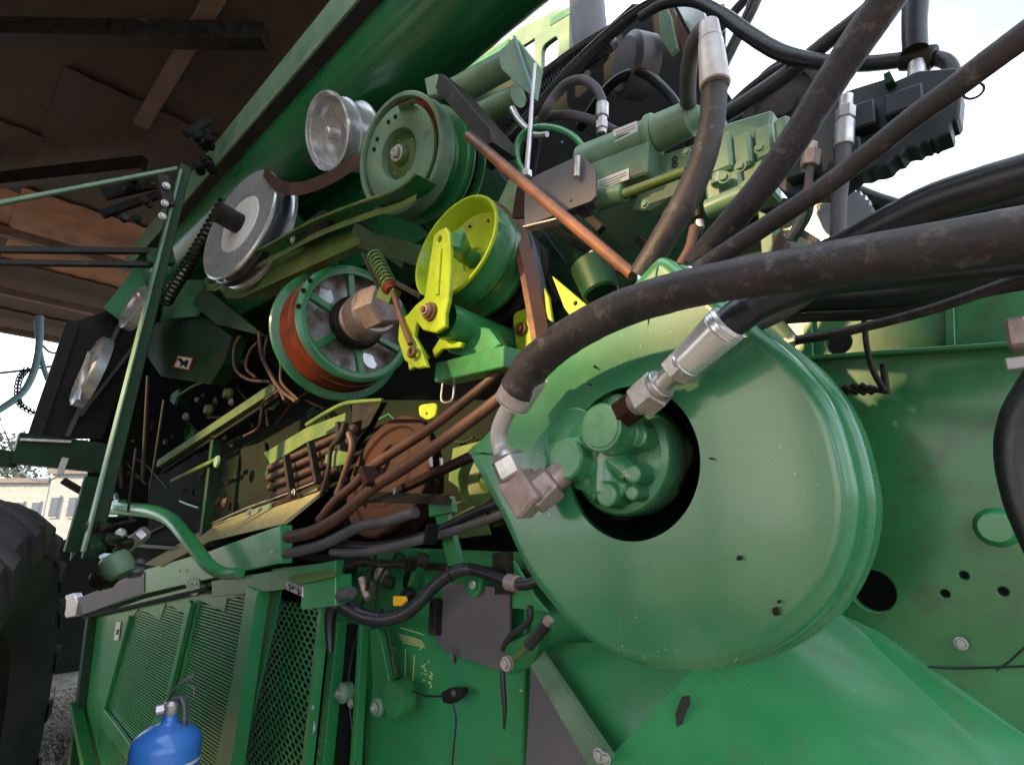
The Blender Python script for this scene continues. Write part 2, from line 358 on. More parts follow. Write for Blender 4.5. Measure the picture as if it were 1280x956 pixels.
def ribbon(name, path, wdir, wid, th, mt, parent, closed=False, label=None, kind=None):
    """belt: rectangular section with a V under-side, wid along wdir"""
    path = [V(p) for p in path]; n = len(path); vs = []; fs = []; sec = [(-.5, 0), (.5, 0), (.36, 1), (-.36, 1)]
    for i, p in enumerate(path):
        a = path[(i+1) % n] if closed or i < n-1 else p; b = path[i-1] if closed or i > 0 else p
        t = (a-b).normalized(); wd = (wdir-t*wdir.dot(t)).normalized(); nn = t.cross(wd)
        for x, y in sec: vs.append(p+wd*(x*wid)+nn*(y*th))
    for i in range(n if closed else n-1):
        for k in range(4): fs.append((i*4+k, i*4+(k+1) % 4, ((i+1) % n)*4+(k+1) % 4, ((i+1) % n)*4+k))
    if not closed: fs += [(3, 2, 1, 0), tuple((n-1)*4+k for k in range(4))]
    return link(name, mesh(name, vs, fs, angle=40), parent, mt, label, kind)
def belt_px(name, pts, wd, wid_px, th, mt, parent, label=None):
    P = spl([PY(*p) for p in pts], 8); return ribbon(name, P, wd, wid_px*mpp(P[0]), th, mt, parent, label=label)
def hullbelt(name, circles, ax, wid, th, mt, parent, label=None):
    """closed belt around circles [(centre, radius)] all with the same axis"""
    X, Yb, Z = basis(ax); o = circles[0][0]; pts = []
    for c, r in circles:
        d = c-o; cx, cy = d.dot(X), d.dot(Yb)
        for k in range(48): a = 2*math.pi*k/48; pts.append((cx+math.cos(a)*r, cy+math.sin(a)*r))
    pts = sorted(set((round(a, 5), round(b, 5)) for a, b in pts))
    def half(ps):
        h = []
        for p in ps:
            while len(h) > 1 and (h[-1][0]-h[-2][0])*(p[1]-h[-2][1])-(h[-1][1]-h[-2][1])*(p[0]-h[-2][0]) <= 0: h.pop()
            h.append(p)
        return h
    H = half(pts)[:-1]+half(pts[::-1])[:-1]
    return ribbon(name, [o+X*a+Yb*b for a, b in H], Z, wid, th, mt, parent, closed=True, label=label)

# ================================================================== setting: ground, trees, far buildings
def grid_ground():
    vs = []; fs = []; N = 60; xs = [-400+i*0 for i in range(1)]
    def g(i): t = (i/N*2-1); return math.copysign(abs(t)**3*400, t)
    for i in range(N+1):
        for j in range(N+1):
            x = g(i)-4; y = g(j); vs.append((x, y, .012*math.sin(x*3.1+y)*math.cos(y*2.3)))
    for i in range(N):
        for j in range(N): a = i*(N+1)+j; fs.append((a, a+1, a+N+2, a+N+1))
    return mesh('ground', vs, fs)
link('ground', grid_ground(), None, GRAVEL, kind='structure')
def stones():
    vs = []; fs = []; R = random.Random(3)
    for k in range(2600):
        u = R.uniform(-30, 130); v = R.uniform(860, 975); p = PZ(u, v, 0); s = R.uniform(.008, .035); b = len(vs)
        for dx, dy, dz in ((1, 0, 0), (0, 1, 0), (-1, 0, 0), (0, -1, 0), (0, 0, .8)): vs.append(p+V((dx*s*R.uniform(.6, 1), dy*s*R.uniform(.6, 1), dz*s*R.uniform(.4, 1)+.004)))
        for i in range(4): fs.append((b+i, b+(i+1) % 4, b+4))
    o = link('gravel', mesh('gravel', vs, fs, angle=10), None, GRAVEL, 'loose grey brown gravel stones scattered on the yard ground', 'stuff'); o['category'] = 'gravel'
stones()
def tree(u, v, dist, hpx, label, seed):
    R = random.Random(seed); b = PD(u, v, dist); b.z = 0; k = mpp(PD(u, v, dist)); H = (CAM.z + (660-v+hpx)*k)
    t = thing('tree', label, 'tree', b, 'bare trees beyond the yard')
    path = [b+V((R.uniform(-.1, .1), R.uniform(-.1, .1), H*.6*i/5)) for i in range(6)]
    link('trunk', tube_me('trunk', path, [.28-.04*i for i in range(6)], 8), t, BARK)
    vs = []; fs = []
    def face(p, s):
        n = len(vs); a = V((R.uniform(-1, 1), R.uniform(-1, 1), R.uniform(-1, 1)))*s; c = V((R.uniform(-1, 1), R.uniform(-1, 1), R.uniform(-1, 1)))*s
        vs.extend([p, p+a, p+a+c, p+c]); fs.append((n, n+1, n+2, n+3))
    for q in range(40):
        cl = b+V((R.gauss(0, H*.20), R.gauss(0, H*.20), H*R.uniform(.35, .95)))
        for j in range(55): face(cl+V((R.gauss(0, .45), R.gauss(0, .45), R.gauss(0, .4))), R.uniform(.08, .22))
    link('crown', mesh('crown', vs, fs, smooth=False), t, FOLI)
    for q in range(7):
        a = b+V((0, 0, H*R.uniform(.3, .6))); c = a+V((R.uniform(-1, 1)*H*.3, R.uniform(-1, 1)*H*.3, H*R.uniform(.15, .4)))
        link('branch', tube_me('branch', [a, a.lerp(c, .5)+V((0, 0, .2)), c], [.1, .06, .02], 5), t, BARK)
for i, (u, v, d, h, l) in enumerate([(-40, 600, 34, 75, 'hazy bare tree at the far left edge beyond the yard'), (22, 600, 38, 70, 'hazy bare tree above the white building behind the wheel'), (75, 600, 42, 60, 'hazy bare tree beside the dark bodywork of the harvester')]):
    tree(u, v, d, h, l, i+1)
def far_building(u0, u1, vt, vb, dist, label, nw):
    a = PD(u0, vt, dist); c = PD(u1, vt, dist); zt = a.z; zb = 0; b = a.copy(); b.z = 0
    t = thing('far_building', label, 'building', b)
    a2 = V((a.x, a.y, 0)); c2 = V((c.x, c.y, 0)); dd = (c2-a2); n = V((dd.y, -dd.x, 0)).normalized()
    if n.dot(a2-CAM) < 0: n = -n
    bar('wall', a2.lerp(c2, .5)+n*2+V((0, 0, zb)), a2.lerp(c2, .5)+n*2+V((0, 0, zt)), dd.length, 4, WALLW, t, up=n, bev=0)
    bar('roof', a2-dd*.02+V((0, 0, zt+.1))+n*2, c2+dd*.02+V((0, 0, zt+.1))+n*2, .25, 4.5, GREY, t, up=n, bev=0)
    for i in range(nw):
        p = a2.lerp(c2, (i+.5)/nw)-n*.03; hgt = zt*.62
        f = bar('window', p+V((0, 0, hgt-.5)), p+V((0, 0, hgt+.5)), dd.length/nw*.5, .08, WALLW, t, up=n, bev=0)
        bar('pane', p-n*.05+V((0, 0, hgt-.42)), p-n*.05+V((0, 0, hgt+.42)), dd.length/nw*.42, .03, GLASS, f, up=n, bev=0)
far_building(-60, 62, 603, 700, 30, 'long pale building behind the big rear wheel', 6)
far_building(66, 132, 592, 700, 26, 'small white building beside the green post', 3)

# ================================================================== shed roof overhead at left
ZR = 4.95
shed = thing('shed_roof', 'dark brown shed roof with timber beams above the machine, sheets coloured orange as if sunlit at its far end', 'shed', (-6, -3, 0))
def zp(pts, z=ZR): return [PZ(u, v, z) for u, v in pts]
xs = [-2.7-1.15*i for i in range(10)]
for i in range(9):
    for j, (ya, yb) in enumerate(((-5, -2.4), (-2.4, .2), (.2, 3.2))):
        z0 = ZR+.02*((i+j) % 2); x0, x1 = xs[i]+.03, xs[i+1]
        orange = i == 4 or (i == 5 and j != 1)  # sheets that carry the sun glow in their colour
        nc = 52; vv = []
        for q in range(nc+1):
            yy = ya+(yb+.03-ya)*q/nc; zz = z0+.006*math.sin(q*math.pi/2); vv += [(x0, yy, zz), (x1-.16, yy, zz+.014)]
        sheet('roof_sheet', vv, [(2*q, 2*q+2, 2*q+3, 2*q+1) for q in range(nc)], .004, ROOFLIT if orange else ROOF, shed, label='roof sheet coloured orange as if sunlit' if orange else None, d=V((0, 0, 1)))
for k, (a, b, wpx, mt_) in enumerate([((-60, 38), (332, 46), 20, DARK), ((-60, 232), (180, 205), 10, DARK)]):
    p, q = PZ(*a, ZR-.16), PZ(*b, ZR-.16-.004*k); bar('roof_beam', p, q, wpx*mpp((p+q)/2), .14, mt_, shed, up=V((0, 0, 1)))
for k, y in enumerate((.78, 2.6)):
    bar('rafter', (-3, y, ZR-.05), (-5.2 if k == 0 else -13, y, ZR-.05), .11, .05, TIMBER if k == 0 else ROOF, shed, up=V((0, 0, 1)))
for x in (-8.1, -10.3, -12.4): bar('purlin', (x, -5, ZR-.20), (x, 3.2, ZR-.20), .10, .10, TIMBER, shed, up=V((0, 0, 1)))
for (x, y) in ((-2.9, -4.8), (-13, -4.8), (-13, 3.4)): bar('post', (x, y, 0), (x, y, ZR-.2), .16, .16, TIMBER, shed)
# unseen side wall added behind the camera; slot aims the sun, openings give fill
def wy(x0, x1, z0, z1, y=-5.0): return [V((x0, y, z0)), V((x1, y, z0)), V((x1, y, z1)), V((x0, y, z1))]
plate('added_wall', wy(-13, 3.2, 0, 4.94), .05, ROOF, shed, holes=[wy(-5.4, -2.08, 4.14, 4.70), wy(-6.6, -4.5, .6, 2.6), wy(-4.1, -1.9, .6, 3.25), wy(-1.5, .3, .6, 3.25), wy(.8, 2.7, .6, 3.6)])
plate('roof_sheet', [V((-2.66, -5.05, ZR)), V((3.2, -5.05, ZR)), V((3.2, -1.2, ZR)), V((-2.66, -1.2, ZR))], .03, ROOF, shed)  # unseen roof added to keep sun off the upper parts
for (x, y) in ((3.1, -4.8), (3.1, -1.3)): bar('post', (x, y, 0), (x, y, ZR-.02), .16, .16, TIMBER, shed)

# ================================================================== the harvester: carcass
H = thing('combine_harvester', 'green combine harvester with its side open on pulleys, belts and hydraulic hoses', 'combine harvester', (-2, 1.4, 0))
# grain-side auger tube along the top
TX0, TX1 = -5.7, .9
lathe('auger_tube', V((TX0, 1.18, 3.59)), V((1, 0, 0)), [(0, 0), (.19, 0), (.205, .015), (.205, TX1-TX0)], TANK, H, n=72, label='smooth dark green tube across the top')
bar('tube_rail', (TX0+.1, .985, 3.79), (TX1, .985, 3.79), .11, .10, GREY, H, label='grey green rail along the tube', up=V((0, 0, 1)))
bar('tube_rail_lip', (TX0+.1, .918, 3.76), (TX1, .918, 3.76), .012, .20, SAGE, H, up=V((0, 0, 1)))
bar('tube_rail_edge', (TX0+.1, 1.048, 3.71), (TX1, 1.048, 3.71), .014, .05, SAGE, H, up=V((0, 0, 1)))
# cavity walls, coloured black to give the bay its shade
def rect_y(name, x0, x1, z0, z1, y, mt_, label=None, th=.02): return sheet(name, [(x0, y, z0), (x1, y, z0), (x1, y, z1), (x0, y, z1)], [(0, 1, 2, 3)], th, mt_, H, label)
rect_y('back_wall', -6.2, -1.15, .3, 3.1, 1.98, BLACK, 'inner wall behind the pulleys, coloured black for shade')
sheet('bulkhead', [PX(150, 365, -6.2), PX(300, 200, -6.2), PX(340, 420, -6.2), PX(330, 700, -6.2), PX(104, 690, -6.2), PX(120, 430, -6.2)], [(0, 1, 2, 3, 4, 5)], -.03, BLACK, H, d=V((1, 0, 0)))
rect_y('back_wall', -1.9, .9, .3, 2.15, 1.75, BLACK, 'black sheet standing in for shade behind the hose bundle')
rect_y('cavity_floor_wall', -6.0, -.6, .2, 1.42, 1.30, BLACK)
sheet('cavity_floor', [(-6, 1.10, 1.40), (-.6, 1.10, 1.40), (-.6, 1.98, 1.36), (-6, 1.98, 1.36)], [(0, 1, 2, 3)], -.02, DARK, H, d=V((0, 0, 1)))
# radiator screen, dark; pale discs stand in for points of light
scr = plate('radiator_screen', [PY(*p, 2.0) for p in [(640, 140), (790, 5), (905, 5), (905, 110), (960, 190), (985, 330), (640, 330)]], .02, BLACK, H, label='black perforated screen with painted points of light')
for (u, v) in [(794, 45), (809, 47), (797, 78), (799, 107), (813, 109), (794, 120), (798, 127), (703, 178)]:
    c = PY(u, v, 1.99); lathe('light_dot', c, -YAX, [(0, .004), (1.3*mpp(c), .004), (1.3*mpp(c), 0)], STICK, scr, n=8)

# lower centre panel and right panel
rect_y('side_panel', PY(420, 700, 1.15).x, PY(915, 700, 1.15).x, .25, PY(640, 690, 1.15).z, 1.15, PANEL, 'wide green lower side panel')
def hole(u, v, y, r, mt_=BLACK, name='hole', asp=1):
    c = PY(u, v, y-.003); return lathe(name, c, YAX, [(0, 0), (r*mpp(c), 0), (r*mpp(c)*1.02, .001)], mt_, H, n=28)
rp_pts = [(640, 600), (985, 600), (985, 452), (1300, 430), (1300, 700), (640, 720)]
rp = plate('side_panel', py([(900, 456), (1310, 430), (1310, 985), (900, 985)], 1.13), .02, GREEN, H,
    holes=[circ(1091, 738, 1.13, 25, 28), circ(1205, 719, 1.13, 5), circ(1181, 742, 1.13, 5), circ(1254, 739, 1.13, 5.5)], label='green side panel right of the round cover')
plate('upper_side_panel', py([(880, 340), (1310, 326), (1310, 428), (880, 456)], 1.16), .02, GREEN, H, holes=[circ(1048, 428, 1.16, 15), circ(1117, 355, 1.16, 6)], label='darker green upper side panel')
barpx('panel_flange', 900, 456, 1.125, 1310, 429, 1.125, 5, .03, GREEN, H)
for u in (1008, 1185): barpx('panel_rib', u, 332, 1.15, u+4, 448, 1.15, 10, .012, GREEN, H)
c = PY(1246, 659, 1.13); lathe('round_boss', c, -YAX, [(24*mpp(c), 0), (20*mpp(c), .02), (17*mpp(c), .024), (0, .024)], PANEL, H, n=32)
bolt(PY(1201, 804, 1.12), YAX, 6*mpp(c), H); 
hose('drain_wire', [(1160, 833, 1.1, 3), (1200, 835, 1.1, 3), (1290, 832, 1.08, 3)], RUBBLK, H)
hose('wire', [(1245, 838, 1.1, 2.5), (1262, 826, 1.1, 2.5), (1290, 800, 1.09, 2.5)], RUBBLK, H)
hose('grab_loop', [(1300, 470, .92, 36), (1272, 520, .92, 36), (1265, 570, .92, 36), (1276, 630, .92, 34), (1300, 690, .92, 32)], RUBBLK, H, label='thick black loop at the right edge')
rect_y('panel_backing', PY(880, 700, 1.3).x, .9, .25, PY(640, 690, 1.15).z, 1.3, BLACK)  # black sheet standing in for shade behind the panel holes
# chute housing under the round cover
hv = [PY(664, 806, 1.12), PY(900, 800, 1.0), PY(764, 944, .84), PY(735, 990, 1.04), PY(1030, 740, 1.125), PY(1052, 768, 1.12), PY(1290, 990, 1.02), PY(752, 990, .82), PY(1100, 790, 1.12), PY(1340, 960, 1.12)]
sheet('chute_housing', hv, [(0, 1, 2, 3), (1, 4, 5), (1, 5, 6), (1, 6, 2), (2, 6, 7), (5, 8, 9, 6)], .03, PANEL, H, label='green sloped housing below the round cover')
sheet('housing_flange', [PY(655, 818, 1.03), PY(675, 812, 1.03), PY(764, 946, .80), PY(742, 968, .82)], [(0, 1, 2, 3)], .012, SAGE, H)
sheet('rubber_apron', [PY(664, 836, 1.0), PY(690, 850, 1.0), PY(770, 1000, .96), PY(655, 1000, .96)], [(0, 1, 2, 3)], .01, GREY, H, label='dull black rubber apron')
bolt(PY(748, 944, .79), YAX, 6*mpp(PY(748, 944, .88)), H); bolt(PY(757, 948, .79), YAX, 5*mpp(PY(748, 944, .88)), H)
plate('paint_chip', py([(852, 870), (862, 869), (863, 880), (857, 890), (852, 905), (846, 908), (844, 892)], .90), .002, INK, H, bevel=.0003)

# ================================================================== round cover
CY = .75
out = [(581, 565), (620, 524), (700, 444), (760, 383), (800, 339), (813, 325), (823, 318), (836, 322), (858, 340), (880, 358), (905, 377), (925, 392), (945, 408), (975, 430), (1003, 455), (1030, 490), (1050, 530), (1064, 580), (1071, 625), (1068, 668), (1058, 705), (1042, 740), (1018, 772), (985, 800), (950, 820), (910, 834), (872, 840), (831, 839), (790, 831), (752, 815), (728, 799), (703, 777), (682, 752), (663, 727), (645, 695), (625, 650), (603, 607)]
sharp = {(581, 565), (603, 607), (620, 524)}
P2 = []
n = len(out)
for i in range(n):
    a, b, c_, d = [V(out[(i+k-1) % n]) for k in range(4)]
    steps = 6
    for k in range(steps):
        t = k/steps
        if out[i] in sharp or out[(i+1) % n] in sharp: q = b.lerp(c_, t)
        else: q = .5*((2*b)+(c_-a)*t+(2*a-5*b+4*c_-d)*t*t+(3*b-a-3*c_+d)*t**3)
        P2.append(q)
O3 = [PY(q[0], q[1], CY) for q in P2]
hc = PY(784, 577, CY); hr = 96*mpp(hc)
cen = hc
vs = []; fs = []; rings = []
NO = len(O3)
def inward(i, dist):
    a, b, c_ = O3[i-1], O3[i], O3[(i+1) % NO]; t = (c_-a).normalized(); nn = V((t.z, 0, -t.x))
    if nn.dot(cen-b) < 0: nn = -nn
    return nn*dist
dirs = [(p-cen) for p in O3]
holep = [cen + V((d.x, 0, d.z)).normalized()*hr for d in dirs]
def addring(pts): rings.append(list(range(len(vs), len(vs)+NO))); vs.extend(pts)
addring([p+YAX*.012 for p in holep]); addring([p for p in holep])
ER = .018
base = [O3[i]+inward(i, ER) for i in range(NO)]
for t in (.05, .25, .4, .55, .7, .85, .97, 1): addring([holep[i].lerp(base[i], t) - YAX*(.0 if t < 1 else 0) for i in range(NO)])
for k in range(1, 7):
    a = k/6*math.pi/2; addring([O3[i]+inward(i, ER*(1-math.sin(a)))+YAX*(ER*(1-math.cos(a))) for i in range(NO)])
for dy, o in ((.062, 0), (.066, -.005), (.069, -.006), (.100, -.006), (.102, -.004), (.102, .01)): addring([O3[i]+inward(i, o)+YAX*dy for i in range(NO)])
for A, B in zip(rings, rings[1:]):
    for k in range(NO): j = (k+1) % NO; fs.append((A[k], A[j], B[j], B[k]))
cover = link('round_cover', mesh('round_cover', vs, fs, angle=34), H, COVER, 'large pale green teardrop cover with a round hole')
sm = cover.modifiers.new('s', 'SOLIDIFY'); sm.thickness = .003; sm.offset = -1
R = random.Random(5)
for (u, v, l) in [(922, 698, 6), (968, 764, 12), (887, 573, 3), (972, 752, 4), (742, 458, 3), (735, 480, 3)]:
    p = PY(u, v, CY-.011); s = l*mpp(p)/2
    plate('paint_scratch', [p+V((math.cos(a)*s*R.uniform(.3, .6), 0, math.sin(a)*s*R.uniform(.7, 1.2))) for a in [k*math.pi/4 for k in range(8)]], .010, BROWN, cover, bevel=.0002)
# dark well behind the hole
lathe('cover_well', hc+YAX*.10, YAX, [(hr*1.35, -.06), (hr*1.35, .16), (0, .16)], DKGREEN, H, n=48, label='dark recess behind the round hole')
plate('motor_mount', py([(720, 630), (745, 655), (790, 650), (850, 610), (868, 560), (858, 545), (830, 530), (760, 500)], .84), .02, DARK, H, bevel=.003)
# ------------------------------------------------------------------ hydraulic motor (cast, one body)
mot = empty_part('hydraulic_motor', PY(770, 570, .80), H, 'cast green hydraulic motor with chipped paint')
c = PY(774, 570, .80); k = mpp(c)
mring = lathe('motor_flange', c, -YAX, [(73*k, -.05), (73*k, .0), (70*k, .006), (62*k, .010), (60*k, .006), (0, .006)], CASTF, mot, n=64)
bm = bmesh.new()
def add_cone(p, ax, r0, r1, L, seg=24):
    X, Yb, Z = basis(ax); mm = Matrix((X, Yb, Z)).transposed().to_4x4(); mm.translation = p+Z*(L/2)
    bmesh.ops.create_cone(bm, cap_ends=True, cap_tris=True, segments=seg, radius1=r0, radius2=r1, depth=L, matrix=mm)
def add_sph(p, r, sx=1): bmesh.ops.create_icosphere(bm, subdivisions=3, radius=r, matrix=Matrix.Translation(p))
def P(u, v, y=.80): return PY(u, v, y)
add_cone(P(768, 568, .83), -YAX, 58*k, 50*k, .050); add_cone(P(745, 556, .82), -YAX, 50*k, 42*k, .072)
def lobe(u, v, r, y0=.79, y1=.74, tp=.85):
    a, b = P(u, v, y0), P(u, v, y1); a.x = b.x; a.z = b.z; add_cone(a, b-a, r*k, r*k*tp, (b-a).length)
lobe(750, 534, 31, .80, .715, .93); lobe(706, 573, 28, .80, .720, .93)
for (u, v, r, y) in [(718, 493, 9, .755), (694, 522, 10, .755), (736, 497, 12, .76), (796, 545, 15, .757), (790, 592, 13, .755), (757, 618, 17, .752), (789, 616, 10, .76), (724, 600, 14, .76), (770, 505, 16, .755)]: lobe(u, v, r, .80, y)
def web(a, b, r, y=.765):
    p, q = P(*a, y), P(*b, y); add_cone(p, q-p, r*k, r*k*.9, (q-p).length, 12)
web((750, 534), (718, 493), 9); web((706, 573), (694, 522), 10); web((750, 534), (706, 573), 20, .75); web((757, 616), (755, 560), 19, .775); web((790, 592), (752, 565), 16, .775); web((796, 545), (752, 550), 17, .775); web((718, 493), (770, 500), 8, .775); web((694, 522), (724, 545), 12, .77); web((789, 616), (765, 580), 12, .78); web((706, 573), (757, 616), 20, .78)
me = bpy.data.meshes.new('motor_casting'); bm.to_mesh(me); bm.free()
mb = link('motor_casting', me, mot, CAST); rm = mb.modifiers.new('r', 'REMESH'); rm.mode = 'VOXEL'; rm.voxel_size = .0014; rm.use_smooth_shade = True
s_ = mb.modifiers.new('s', 'SMOOTH'); s_.iterations = 12; s_.factor = .6
for (u, v, r) in [(750, 533, 27.5), (706, 573, 25)]:
    c2 = P(u, v, .7135 if u == 750 else .7185); lathe('boss_face', c2, -YAX, [(r*mpp(c2)*.98, -.004), (r*mpp(c2)*.98, 0), (r*mpp(c2)*.93, .0018), (0, .0022)], CASTF, mot, n=40)
for (u, v, y) in [(718, 493, .754), (694, 522, .754)]:
    c2 = P(u, v, y); lathe('ear_hole', c2, -YAX, [(5*k, .0), (5*k, .0015), (2.6*k, .0015), (2.4*k, -.002), (0, -.002)], CAST, mot, n=20)

# ------------------------------------------------------------------ front hoses and fittings
def Pf(u, v, y): return PY(u, v, y)
# big hose sweeping over the cover
hose('hydraulic_hose', [(648, 486, .655, 47), (668, 455, .645, 46), (710, 421, .635, 46), (770, 389, .62, 47), (840, 366, .61, 49), (920, 349, .60, 52), (1010, 335, .59, 56), (1100, 321, .58, 62), (1200, 306, .57, 68), (1300, 290, .56, 74)], RUBBER, H, n=24, label='thick dusty hose sweeping over the round cover')
a, b = Pf(668, 452, .645), Pf(640, 500, .66)
a, b = Pf(663, 465, .655), Pf(639, 505, .665)
fer = fitting('hose_ferrule', a, b, [(0, .04, 23, 25, 28, PIPE), (.04, .93, 25, 24, 28, PIPE), (.93, 1.0, 24, 15, 28, PIPE)], PIPE, H, 'off white crimped ferrule at the left end of the thick hose')
pts = [(641, 503, .665, 23), (630, 522, .67, 22), (624, 541, .675, 22), (626, 560, .68, 22), (634, 577, .68, 23)]
hose('elbow_pipe', pts, PIPE, H, n=20, label='off white bent steel pipe')
fitting('pipe_nut', Pf(632, 567, .68), Pf(646, 598, .685), [(0, .25, 17, 21, 24, ZINC), (.25, 1, 23, 23, 6, ZINC)], ZINC, H)
# square elbow block
ea, eb = Pf(642, 594, .685), Pf(668, 636, .69)
bar('elbow_block', ea, eb, 42*mpp(ea), .040, COPPER, H, 'pinkish square elbow block', up=YAX, bev=.004)
ec = Pf(690, 606, .72)
bar('elbow_arm', Pf(664, 628, .695), Pf(688, 604, .715), 34*mpp(ea), .036, COPPER, H, up=YAX, bev=.004)
fitting('adapter_nut', Pf(672, 617, .705), Pf(706, 588, .735), [(0, .55, 24, 24, 6, COPPER), (.55, 1, 17, 17, 24, COPPER)], COPPER, H)
# second hose, from the right down to the motor
hose('hydraulic_hose', [(1310, 316, .82, 54), (1210, 326, .79, 54), (1120, 336, .75, 50), (1040, 345, .72, 48), (990, 360, .705, 46), (950, 378, .69, 44), (925, 394, .68, 43), (905, 410, .675, 42)], RUBBLK, H, n=22, label='black hose feeding the silver coupling')
a, b = Pf(912, 402, .675), Pf(848, 462, .69)
fitting('hose_coupling', a, b, [(0, .05, 25, 27, 32, CHROME), (.05, .10, 26, 27, 32, CHROME), (.10, .15, 26, 27, 32, CHROME), (.15, .85, 26, 22, 32, CHROME), (.85, 1, 22, 17, 32, CHROME)], CHROME, H, 'bright silver crimped hose coupling')
fitting('union_nut', Pf(859, 449, .688), Pf(842, 466, .693), [(0, 1, 22, 22, 6, ZINC)], ZINC, H)
fitting('coupling_neck', Pf(845, 463, .693), Pf(822, 484, .70), [(0, 1, 13, 13, 24, ZINC)], ZINC, H)
fitting('union_nut', Pf(828, 479, .698), Pf(797, 505, .71), [(0, .2, 20, 20, 24, ZINC), (.2, .85, 26, 26, 6, ZINC), (.85, 1, 20, 18, 24, ZINC)], ZINC, H)
fitting('brown_adapter', Pf(802, 500, .708), Pf(768, 524, .75), [(0, .15, 17, 17, 24, COPPER), (.15, .62, 21, 21, 6, BROWN), (.62, 1, 16, 16, 24, BROWN)], BROWN, H)
# ================================================================== upper body wall behind the pulleys
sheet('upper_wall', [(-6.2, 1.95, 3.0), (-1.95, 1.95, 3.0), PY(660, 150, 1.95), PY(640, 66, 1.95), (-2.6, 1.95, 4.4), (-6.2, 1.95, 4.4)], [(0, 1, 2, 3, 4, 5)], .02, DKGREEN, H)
# green body strip under the tube, left
sheet('green_side_strip', [PY(196, 268, 1.25), PY(238, 262, 1.25), PY(330, 215, 1.25), PY(420, 330, 1.25), PY(250, 420, 1.25), PY(205, 400, 1.25)], [(0, 1, 2, 3, 4, 5)], .02, TANK, H)
sheet('green_corner_plate', [PX(198, 275, -5.2), PX(160, 345, -5.2), PX(130, 385, -5.2), PX(150, 400, -5.2), PX(200, 350, -5.2)], [(0, 1, 2, 3, 4)], -.02, PANEL, H, d=V((1, 0, 0)))
sheet('green_side_strip', [PY(300, 260, 1.42), PY(560, 120, 1.42), PY(600, 260, 1.42), PY(470, 330, 1.42), PY(330, 345, 1.42)], [(0, 1, 2, 3, 4)], .02, TANK, H)

# ================================================================== pulleys
def pulley(u, v, y, rpx, tilt, d, prof, mt_, label, bolts=0, brad=.3, bmt=ZINC, n=64, hub=None, bsz=.05, bh=0):
    """prof in units of the radius; axis points away from the camera"""
    c = PY(u, v, y); ax = axd(u, v, d[0], d[1], tilt); r = rpx*mpp(c)
    e = empty_part('pulley', c, H, label)
    lathe('pulley_rim', c, ax, [(a*r, b*r) for a, b in prof], mt_, e, n=n, angle=28)
    X, Yb, Z = basis(ax)
    if hub: lathe('hub', c, ax, [(a*r, b*r) for a, b in hub[0]], hub[1], e, n=32, angle=28)
    for k in range(bolts):
        a = 2*math.pi*(k+.3)/bolts; bolt(c+(X*math.cos(a)+Yb*math.sin(a))*brad*r+Z*bh*r, Z, bsz*r, e, bmt, washer=False)
    return e, c, ax, r
# silver idler, top left
e, c, ax, r = pulley(407, 164, .95, 47, 57, (.96, .18), [(0, .26), (.30, .26), (.34, .40), (.84, .44), (.90, .30), (.94, .02), (.97, 0), (1, .01), (1, .07), (.90, .12), (.88, .46), (.93, .50), (.93, .54), (.80, .60), (.80, .92), (.90, .98), (.93, 1.02), (.92, 1.08), (.5, 1.08), (0, 1.06)], WHITE, 'bright silver spun idler pulley', hub=([(0, .02), (.10, .02), (.12, .05), (.12, .26), (.22, .27)], CHROME), bolts=5, brad=.24, bh=.26)
torus('edge_ring', c+ax*(1.06*r), ax, .91*r, .035*r, WHITE, e)
# pale pulley at left (dusty steel with a black belt)
e, c, ax, r = pulley(297, 279, .90, 77, 70, (.87, .49), [(0, .10), (.40, .10), (.42, .04), (.80, .02), (.97, 0), (1, .02), (1, .05), (.88, .16), (.88, .24), (1, .34), (1, .40), (0, .40)], WHITE, 'large pale steel pulley at the left', bolts=3, brad=.2, bh=.06)
lathe('hub_plate', c+ax*.06*r, -ax, [(.52*r, 0), (.52*r, .02*r), (.50*r, .035*r), (0, .035*r)], STICK, e, n=40, label='paler round plate at the centre')
a = c+ax*.05*r; lathe('axle_stub', a, -ax, [(.17*r, 0), (.17*r, .40*r), (.12*r, .42*r), (0, .42*r)], DARK, e, n=24)
hullbelt('drive_belt', [(c+ax*.2*r, .98*r)], ax, .15*r, .03*r, RUBBLK, H, 'black belt round the pale pulley')
# green clutch: inner disc, outer cup, rear discs
e, c, ax, r = pulley(497, 192, .98, 62, 52, (.90, .40), [(.30, .22), (.50, .20), (.52, .02), (.56, 0), (.94, 0), (1, .03), (1, .10), (.93, .14), (.9, .2), (0, .2)], SAGE, 'dusty sage green clutch disc with a bolted hub', bolts=6, brad=.36, bh=.18, bsz=.045, hub=([(0, -.02), (.16, -.02), (.2, .03), (.22, .12), (.46, .17), (.5, .2)], OLIVE))
bolt(c-ax*.03*r, ax, .13*r, e, ZINC)
lathe('clutch_band', c+RT*.004, ax, [(1.12*r, .30*r), (1.12*r, .0), (1.13*r, -.02*r), (1.20*r, -.02*r), (1.22*r, .0), (1.22*r, .34*r)], SAGE, e, n=80, angle=28)
lathe('dark_groove', c+ax*.13*r, ax, [(.9*r, 0), (1.125*r, -.01*r)], RUST, e, n=72)
for k in range(4): 
    X, Yb, Z = basis(ax); a = .5+k*.28+(k//2)*.3; lathe('slot_hole', c-ax*.002+(X*math.cos(a)+Yb*math.sin(a))*.76*r, ax, [(0, -.002), (.045*r, -.002), (.045*r, .002)], BLACK, e, n=12)
